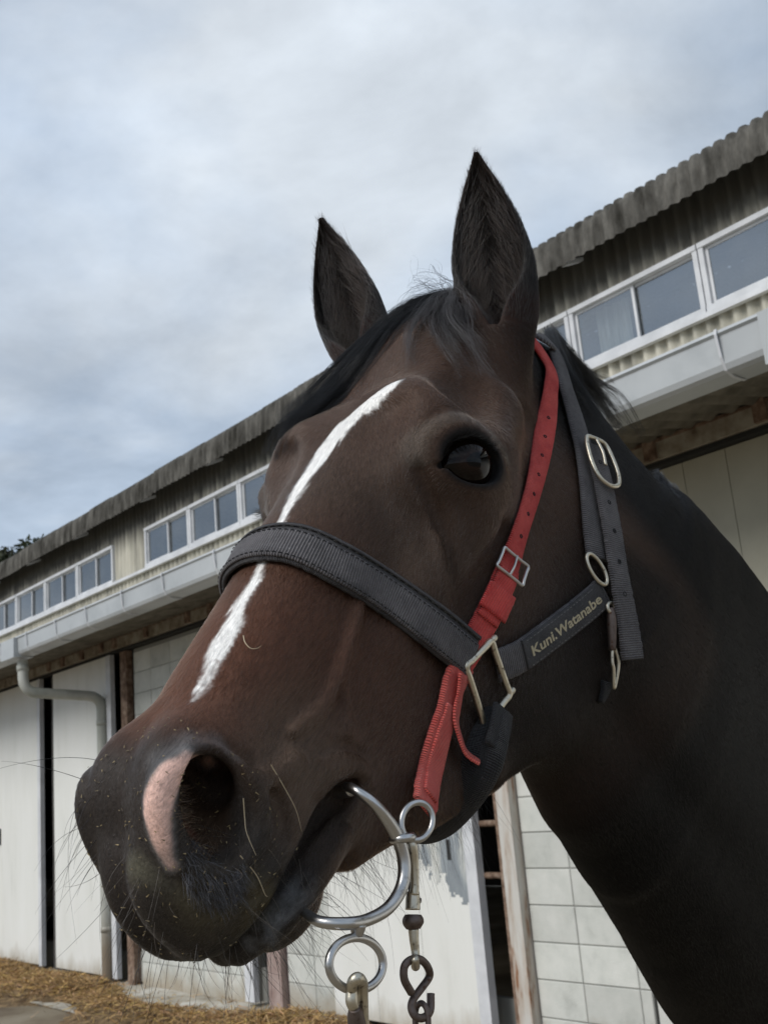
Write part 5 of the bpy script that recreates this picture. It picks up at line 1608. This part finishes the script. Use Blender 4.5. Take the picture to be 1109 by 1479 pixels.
# rolled chin strap: hangs a little off the jaw
c0 = (C_ + D_) / 2
chin_c = [c0 - HY * .000, on_plane(703, 1072, .066), on_plane(688, 1110, .060), on_plane(662, 1150, .040), on_plane(628, 1186, .008), on_plane(596, 1196, -.025), on_plane(575, 1185, -.050)]
chin_c.append(to_world(to_head(c0) * [1, -1, 1]))
CH = wire('chin_strap', chin_c, [.0100, .0160, .0170, .0170, .0160, .0150, .0130, .0085], M_bpad, HAL, n=14, seg=18, squash=.62, up=HX)
def tube_uv(o, seg, scale=.12):
    me = o.data; uv = me.uv_layers.new(name='UVMap'); li = np.empty(len(me.loops), np.int32); me.loops.foreach_get('vertex_index', li)
    co = np.empty(len(me.vertices) * 3); me.vertices.foreach_get('co', co); co = co.reshape(-1, seg, 3)
    s = np.r_[0, np.cumsum(np.linalg.norm(np.diff(co.mean(1), axis=0), axis=1))]
    U = np.stack([np.repeat(s, seg), np.tile(np.arange(seg) / seg * scale * .3, len(s))], 1)
    uv.data.foreach_set('uv', U.astype(np.float32)[li].ravel())
tube_uv(CH, 18)
# loop of webbing round the ring's lower bar
lp = Path(np.array([D_ + (C_ - D_) * .5 + HY * .004, D_ + (C_ - D_) * .5 + _n(chin_c[1] - c0) * .014 + HY * .007, D_ + (C_ - D_) * .5 + _n(chin_c[1] - c0) * .034 + HY * .009]), np.array([HY] * 3), 30, 3)
ribbon('strap_loop', lp, .0118, .0030, m=M_bpad, parent=HAL, edge=.5, frayed=.0005)

# ---- red headstall of the bit
RED = empty('headstall', tuple(to_world((.20, .08, -.14))))
tag(RED, 'red woven cheek strap with a silver buckle carrying the bit', 'bridle')
ru, run = laid([(790, 570), (783, 630), (767, 700), (746, 767), (729, 822), (709, 873), (686, 918), (662, 958)], None, .0032)
ov, ovn = laid(None, [(-.052, .062, -.085), (-.068, .040, -.05), (-.072, .0, -.02), (-.066, -.04, -.04), (-.045, -.070, -.09), (.05, -.088, -.11), (.15, -.09, -.13), (.28, -.075, -.16), (.38, -.055, -.17)], .003)
upper = Path(np.vstack([ov[::-1], ru]), np.vstack([ovn[::-1], run]), 420, 8)
sb = upper.L - np.linalg.norm(ru[-1] - ru[-2]) - np.linalg.norm(ru[-2] - ru[-3]) - np.linalg.norm(ru[-3] - ru[-4])      # at the buckle
C1 = ribbon('cheek_piece', upper, .0098, .0026, s0=.0, s1=sb + .012, m=M_red, parent=RED, frayed=.0003, edge=.5, wfun=lambda t: 1 - .12 * (t < .6))
holes(upper, [sb - .030 - .026 * i for i in range(7)], 0, .0029, M_blk, C1, .0013)
L1 = ribbon('lower_layer', upper, .0108, .0030, s0=sb - .001, s1=upper.L, m=M_red, parent=RED, frayed=.0004, edge=.5)
L2 = ribbon('strap_end', upper, .0098, .0026, s0=sb + .004, s1=sb + .050, m=M_red, parent=RED, h0=.0030, frayed=.0004, edge=.5)
ribbon('keeper', upper, .0128, .0024, s0=sb + .022, s1=sb + .044, m=M_red, parent=RED, h0=.0050, frayed=.0005, edge=.5)
k = int(np.argmin(abs(upper.s - sb))); bt, bs, bn = upper.T[k], upper.S[k], upper.N[k]; bc = upper.at(sb, 0, .0062)
fr = [bc - bt * .009 - bs * .0132, bc - bt * .009 + bs * .0132, bc + bt * .0085 + bs * .0138, bc + bt * .0085 - bs * .0138]
BK2 = wire('buckle', sum([bar(fr[i], fr[(i + 1) % 4], 5)[:-1] for i in range(4)], []), .0014, M_steel, RED, closed=True, n=3)
wire('buckle_tongue', [bc + bt * .008, bc + bn * .0016, bc - bt * .010 + bn * .0008], .0010, M_steel, BK2)
# lower part to the bit ring
lo, lon = laid([(664, 958), (650, 985), (638, 1025), (626, 1070), (614, 1120)], None, .0032)
lo = list(lo) + [on_plane(610, 1168, .064)]; lon = list(lon) + [HY]
lower = Path(np.array(lo), np.array(lon), 160, 10)
LP = ribbon('lower_piece', lower, .0118, .0038, m=M_redold, parent=RED, frayed=.0006, edge=.5, wfun=lambda t: 1.0 + .22 * max(0, t - .75) * 4 * (1 - .9 * (t > .94)))
ribbon('top_layer', lower, .0076, .0022, s0=.035, s1=lower.L - .01, m=M_redold, parent=LP, h0=.0038, frayed=.0005)
fl_px = [(656, 972), (648, 1005), (644, 1040), (651, 1070), (660, 1090), (672, 1104)]
fp, fn = laid(fl_px, None, .008)
fp[-1] += HY * .004
flap = Path(fp, fn + HX * -.6, 80, 4)
ribbon('loose_end', flap, .0085, .0022, m=M_redold, parent=RED, frayed=.0007, edge=.5, wfun=lambda t: 1 - .62 * t)

# ---- the bit: a steel D with a loose ring above and another hanging below
YB = .066
BIT = empty('bit', tuple(on_plane(545, 1250, YB)))
tag(BIT, 'steel D-shaped bit cheek at the corner of the horse\'s mouth', 'bit')
dpx = [(500, 1136), (516, 1143), (545, 1166), (571, 1203), (583, 1240), (581, 1278), (562, 1310), (532, 1328), (500, 1334), (462, 1331), (440, 1318)]
dd = [on_plane(x, y, YB + .004 - {0: .022, 1: .008, 9: .012, 10: .026}.get(i, 0)) for i, (x, y) in enumerate(dpx)]
DC = wire('bit_cheek', dd, [.0030, .0032, .0036, .0043, .0044, .0042, .0040, .0038, .0038, .0034, .0030], M_steel, BIT, n=10, seg=16)
mb = to_world((.462, .054, -.150)); 
wire('mouthpiece', [to_world((.474, .050, -.1475)), to_world((.474, .040, -.148)), to_world((.476, 0, -.146)), to_world((.474, -.040, -.148)), to_world((.474, -.058, -.148))], .0045, M_steel, BIT)
boss = on_plane(581, 1208, YB + .004)
up_ = _n(on_plane(590, 1170, YB) - on_plane(590, 1230, YB)); sd_ = np.cross(up_, HY)
wire('ring_eye', circle(boss - up_ * .001, .0062, _n(on_plane(600, 1205, YB) - on_plane(575, 1210, YB)), HY, 10), .0029, M_steel, DC, closed=True)
rc = on_plane(602, 1186, YB + .010)
tilt = _n(HY * .62 + sd_ * -.5)
wire('loose_ring', circle(rc, .0118, up_, _n(_n(on_plane(640, 1180, YB) - on_plane(560, 1190, YB)) + HY * .35), 18), .0021, M_steel, BIT, closed=True)
lug = [on_plane(517, 1336, YB + .004), on_plane(516, 1352, YB + .003)]
wire('lug', lug, [.0052, .0034], M_steel, DC)
rc2 = on_plane(515, 1392, YB + .003)
ax2 = _n(on_plane(560, 1392, YB) - on_plane(470, 1392, YB)); ay2 = _n(on_plane(515, 1350, YB) - on_plane(515, 1440, YB))
r2 = np.linalg.norm(on_plane(547, 1392, YB) - rc2)
wire('hanging_ring', circle(rc2, r2, ax2, ay2, 18, ry=np.linalg.norm(on_plane(515, 1428, YB) - rc2)), .0026, M_steel, BIT, closed=True)

# lead clip in the hanging ring
CL = empty('lead_clip', tuple(on_plane(517, 1440, YB)))
tag(CL, 'pitted steel lead clip hooked through the ring under the bit', 'clip')
cp = [on_plane(508, 1432, YB + .006), on_plane(509, 1420, YB + .010), on_plane(516, 1413, YB + .013), on_plane(523, 1420, YB + .010), on_plane(524, 1440, YB + .006), on_plane(525, 1475, YB + .002), on_plane(526, 1520, YB - .004)]
wire('hook', cp, [.0028, .0034, .0036, .0034, .0032, .0032, .0034], M_nick, CL, n=8)
wire('clip_body', [on_plane(512, 1456, YB + .006), on_plane(514, 1470, YB + .004), on_plane(518, 1500, YB), on_plane(522, 1560, YB - .01)], [.0035, .0050, .0058, .0060], M_iron, CL)
wire('hook_tip', [on_plane(508, 1430, YB + .006), on_plane(508, 1447, YB + .006), on_plane(512, 1458, YB + .005)], [.0034, .0036, .0030], M_nick, CL)

# snap, swivel, S hook and chain from the ring eye
def opx(x, y, d=0): return on_plane(x, y, YB + .002 + d)
SN = empty('lead_snap', tuple(opx(597, 1280)))
tag(SN, 'steel snap with swivel hanging from the bit in front of the white door', 'snap')
wire('hook', [opx(590, 1212, .004), opx(596, 1222, .006), opx(598, 1245, .004), opx(599, 1272, .003), opx(598, 1292, .002)], [.0022, .0028, .0030, .0027, .0032], M_nick, SN)
wire('gate', [opx(592, 1232, -.003), opx(594, 1262, -.003), opx(594, 1290, 0)], [.0014, .0018, .0022], M_steel, SN)
wire('barrel', [opx(596, 1288), opx(596, 1300), opx(596, 1314)], [.0042, .0046, .0048], M_nick, SN)
wire('rivet', [opx(602, 1300, 0), opx(607, 1301, .001)], [.0022, .0018], M_iron, SN)
nutc = opx(596.5, 1332)
wire('swivel_nut', [opx(596.5, 1321), opx(596.5, 1327), opx(596.5, 1334), opx(597, 1342)], [.0052, .0066, .0066, .0044], M_iron, SN, seg=6)
wire('swivel_eye', [opx(597, 1342), opx(598, 1358), opx(600, 1378), opx(600, 1396, .004), opx(599, 1384, .010)], [.0034, .0030, .0026, .0028, .0024], M_nick, SN)
SH = tag(wire('s_hook', [opx(594, 1434, .002), opx(584, 1415, .003), opx(584, 1396, .004), opx(594, 1386, .005), opx(607, 1386, .004), opx(617, 1396, .003), opx(620, 1410), opx(608, 1428), opx(597, 1443), opx(594, 1456), opx(600, 1468, .002), opx(611, 1470, .003), opx(621, 1460, .002), opx(622, 1435, .001)], .0025, M_iron, None, n=6, seg=14), 'brown rusted S-hook joining the snap to the chain', 'hook')
CHN = empty('lead_chain', tuple(opx(608, 1500)))
tag(CHN, 'rusty chain hanging below the S-hook', 'chain')
def linkp(c, u, v, a=.010, b=.0048):
    return [c + u * a * .55 + v * b, c + u * a + v * b * .4, c + u * a - v * b * .4, c + u * a * .55 - v * b, c - u * a * .55 - v * b, c - u * a - v * b * .4, c - u * a + v * b * .4, c - u * a * .55 + v * b]
dn = _n(opx(612, 1600) - opx(608, 1480)); hz = _n(np.cross(dn, HY))
p = opx(609, 1476)
for i in range(9):
    wire('chain_link', linkp(p, dn, HY if i % 2 == 0 else hz), .0019, M_iron, CHN, closed=True, seg=8)
    p = p + dn * .0155 + HY * (-.001)
# ------------------------------------------------------------------ straw and apron along the wall
M_apron = vary(mat('pale_concrete', rough=.9), [(.20, .17, .13), (.42, .39, .33), (.55, .53, .48)], scale=2.2, detail=9, pos=[.35, .5, .62], bump=.3, bscale=60, bdist=.004)
V = [uoz(u, o, .006) for u in (-4, 34) for o in (-.2, .95)]
tag(link('apron', pmesh('apron', V, [(0, 1, 3, 2)]), M_apron), 'strip of pale concrete along the foot of the stable wall', 'pavement', kind='structure')

def straw():
    rs = np.random.default_rng(90)
    def height(u, o):
        c = .50 + .22 * np.sin(u * .9) + .12 * np.sin(u * 2.3 + 1)
        w = .34 + .14 * np.sin(u * 1.7 + 2)
        h = .10 * np.exp(-((o - c) / w) ** 2) * (.72 + .28 * np.sin(u * 3.1 + .5 * np.sin(u * 7))) 
        return np.maximum(h, 0) * sstep(.02, .25, o)
    us = np.arange(3.0, 24, .07); os_ = np.linspace(.04, 1.5, 26)
    U, O = np.meshgrid(us, os_, indexing='ij'); H = height(U, O) + .02 * (vnoise(np.c_[U.ravel(), O.ravel(), O.ravel() * 0], 9, 3).reshape(U.shape) - .5) - .012
    V = np.array([uoz(u, o, h) for u, o, h in zip(U.ravel(), O.ravel(), H.ravel())]); n = len(os_)
    F = [(i * n + j, i * n + j + 1, (i + 1) * n + j + 1, (i + 1) * n + j) for i in range(len(us) - 1) for j in range(n - 1)]
    m0 = vary(mat('matted_straw', rough=.95), [(.07, .042, .020), (.20, .13, .062), (.34, .23, .11)], scale=11, detail=9, bump=1.0, bscale=120, bdist=.02)
    base = (V, F)
    N = 30000
    u = rs.uniform(4.5, 17, N); o = np.clip(rs.normal(.55, .30, N), .05, 1.7)
    keep = rs.random(N) < np.clip(height(u, o) / .05, .06, 1); u, o = u[keep], o[keep]; N = len(u)
    z = np.maximum(height(u, o), 0) + rs.uniform(.0, .022, N)
    c = DW[None] * u[:, None] + NW[None] * (4.76 - o)[:, None] + np.c_[np.zeros(N), np.zeros(N), z]
    a = rs.uniform(0, 6.283, N); tl = rs.normal(0, .35, N); ln = rs.uniform(.03, .13, N) * .5; w = rs.uniform(.0015, .0035, N)
    d = np.c_[np.cos(a) * np.cos(tl), np.sin(a) * np.cos(tl), np.sin(tl)]; s = unit(np.cross(d, rs.normal(0, 1, (N, 3)) + [0, 0, 1.5]))
    bend = np.c_[np.zeros(N), np.zeros(N), rs.uniform(-.01, .012, N)]
    p = np.stack([c - d * ln[:, None] - s * w[:, None], c - d * ln[:, None] + s * w[:, None], c + bend + s * w[:, None], c + bend - s * w[:, None], c + d * ln[:, None] + s * w[:, None] * .7, c + d * ln[:, None] - s * w[:, None] * .7], 1)
    i = np.arange(N)[:, None] * 6
    q = np.concatenate([i + [0, 1, 2, 3], i + [3, 2, 4, 5]])
    me = np_mesh('straw_blades', p.reshape(-1, 3), q, False)
    col = np.array([.52, .34, .15]) * rs.uniform(.25, 1.25, (N, 1)) * np.c_[np.ones(N), rs.uniform(.88, 1.08, N), rs.uniform(.7, 1.2, N)]
    at = me.color_attributes.new('tint', 'FLOAT_COLOR', 'POINT'); at.data.foreach_set('color', np.repeat(np.c_[col, np.ones(N)], 6, 0).astype(np.float32).ravel())
    m1 = hair_material('loose_straw', 'tint', rough=.6, spec=.3)
    S = tag(link('straw', pmesh('straw', *base, True), m0), 'brown and gold straw bedding heaped along the foot of the wall', 'straw', kind='stuff')
    b = link('straw_blades', me, m1, S); b['kind'] = 'stuff'
straw()

# ------------------------------------------------------------------ trees beyond the far end of the stable
M_bark = vary(mat('tree_bark', rough=.9), [(.05, .04, .03), (.12, .10, .08)], scale=4)
def leafmat(name, c):
    return vary(mat(name, rough=.7, spec=.3), [tuple(v * .55 for v in c), c, tuple(min(1, v * 1.5) for v in c)], scale=1.2, detail=3)
M_leaf = [leafmat('dark_leaves', (.040, .050, .022)), leafmat('olive_leaves', (.062, .066, .034))]
def tree(px, py, dep, R_, seed, ml, label):
    top = unproj(px, py, dep); rs = np.random.default_rng(seed)
    x, y, zt = top; T = empty('tree', (x, y, 0)); tag(T, label, 'tree', 'trees behind the stable')
    h = zt - R_ * .9
    tr = [tube([(0, 0, 0), (.1, .05, h * .4), (-.05, .1, h * .75), (0, 0, h)], [R_ * .10, R_ * .08, R_ * .06, R_ * .03], 10)]
    cl = []
    for i in range(16):
        a = rs.uniform(0, 6.28); e = rs.uniform(.1, 1.2); L_ = R_ * rs.uniform(.5, .9)
        p0 = np.array([0, 0, h * rs.uniform(.6, .95)]); p1 = p0 + L_ * np.array([math.cos(a) * math.cos(e), math.sin(a) * math.cos(e), math.sin(e)])
        tr.append(tube([p0, (p0 + p1) / 2 + [0, 0, .1 * L_], p1], [R_ * .03, R_ * .02, R_ * .008], 6)); cl.append(p1)
    link('trunk', pmesh('trunk', *join(tr), True), M_bark, T)
    cs = []
    for p in cl + [np.array([0, 0, h + R_ * .3])] * 2:
        for _ in range(5):
            cs.append((p + rs.normal(0, R_ * .28, 3) * [1, 1, .7], R_ * rs.uniform(.10, .26)))
    N = 16000; k = rs.integers(0, len(cs), N); C0 = np.array([c[0] for c in cs])[k]; r = np.array([c[1] for c in cs])[k]
    P = C0 + unit(rs.normal(0, 1, (N, 3))) * (r * rs.uniform(.5, 1.1, N))[:, None]
    P[:, 2] = np.minimum(P[:, 2], zt + .0 * P[:, 2] + .02)
    d = unit(rs.normal(0, 1, (N, 3))) * .11 * R_ / 2.6; s = unit(np.cross(d, rs.normal(0, 1, (N, 3)))) * .055 * R_ / 2.6
    q = np.stack([P - d, P + s, P + d, P - s], 1).reshape(-1, 3)
    link('crown', np_mesh('crown', q, np.arange(N * 4).reshape(-1, 4), False), ml, T)
tree(2, 762, 62, 4.2, 1, M_leaf[0], 'dark bushy tree rising above the far left end of the stable roof')
tree(36, 770, 66, 3.0, 2, M_leaf[1], 'thin olive tree just right of the dark bushy one, above the roofline')
# a stray curl of pale hair and bits of chaff stuck to the nose and muzzle
W_, N_, C_2, rs = scatter(260, (_L[:, 0] > .54) & (_L[:, 2] > -.15) & ((_V - CAMC) * _NV).sum(1) .__lt__(0), 95)
t = np.linspace(0, 1, 4); d = unit(np.cross(N_, rs.normal(0, 1, (260, 3)))); ln = rs.uniform(.0008, .0028, 260)
P = W_[:, None] + N_[:, None] * .0012 + d[:, None] * (ln[:, None] * t)[..., None]
strands('chaff', P, rs.uniform(.00018, .00042, 260), M_whisk, HORSE, np.array([.30, .23, .12]) * rs.uniform(.3, 1.2, (260, 1)), 'stuff')
sp = []
for pts in ([(388, 1110), (410, 1140), (424, 1170), (430, 1200)], [(356, 1150), (357, 1180), (360, 1205), (366, 1235)], [(352, 922), (354, 932), (361, 940), (370, 940), (376, 936)], [(348, 1240), (366, 1265), (378, 1285), (382, 1295)]):
    P_, ok = trace([p[0] for p in pts], [p[1] for p in pts]); g = grad(horse, P_); P_ = P_ + unit(g) * .003
    c = crom(P_, 8); u = np.linspace(0, len(c) - 1, 24); sp.append(np.stack([np.interp(u, range(len(c)), c[:, i]) for i in range(3)], 1))
strands('straw_stem', np.array(sp), np.full(len(sp), .00035), M_whisk, HORSE, np.full((len(sp), 3), .5) * [1, .82, .55], 'stuff')
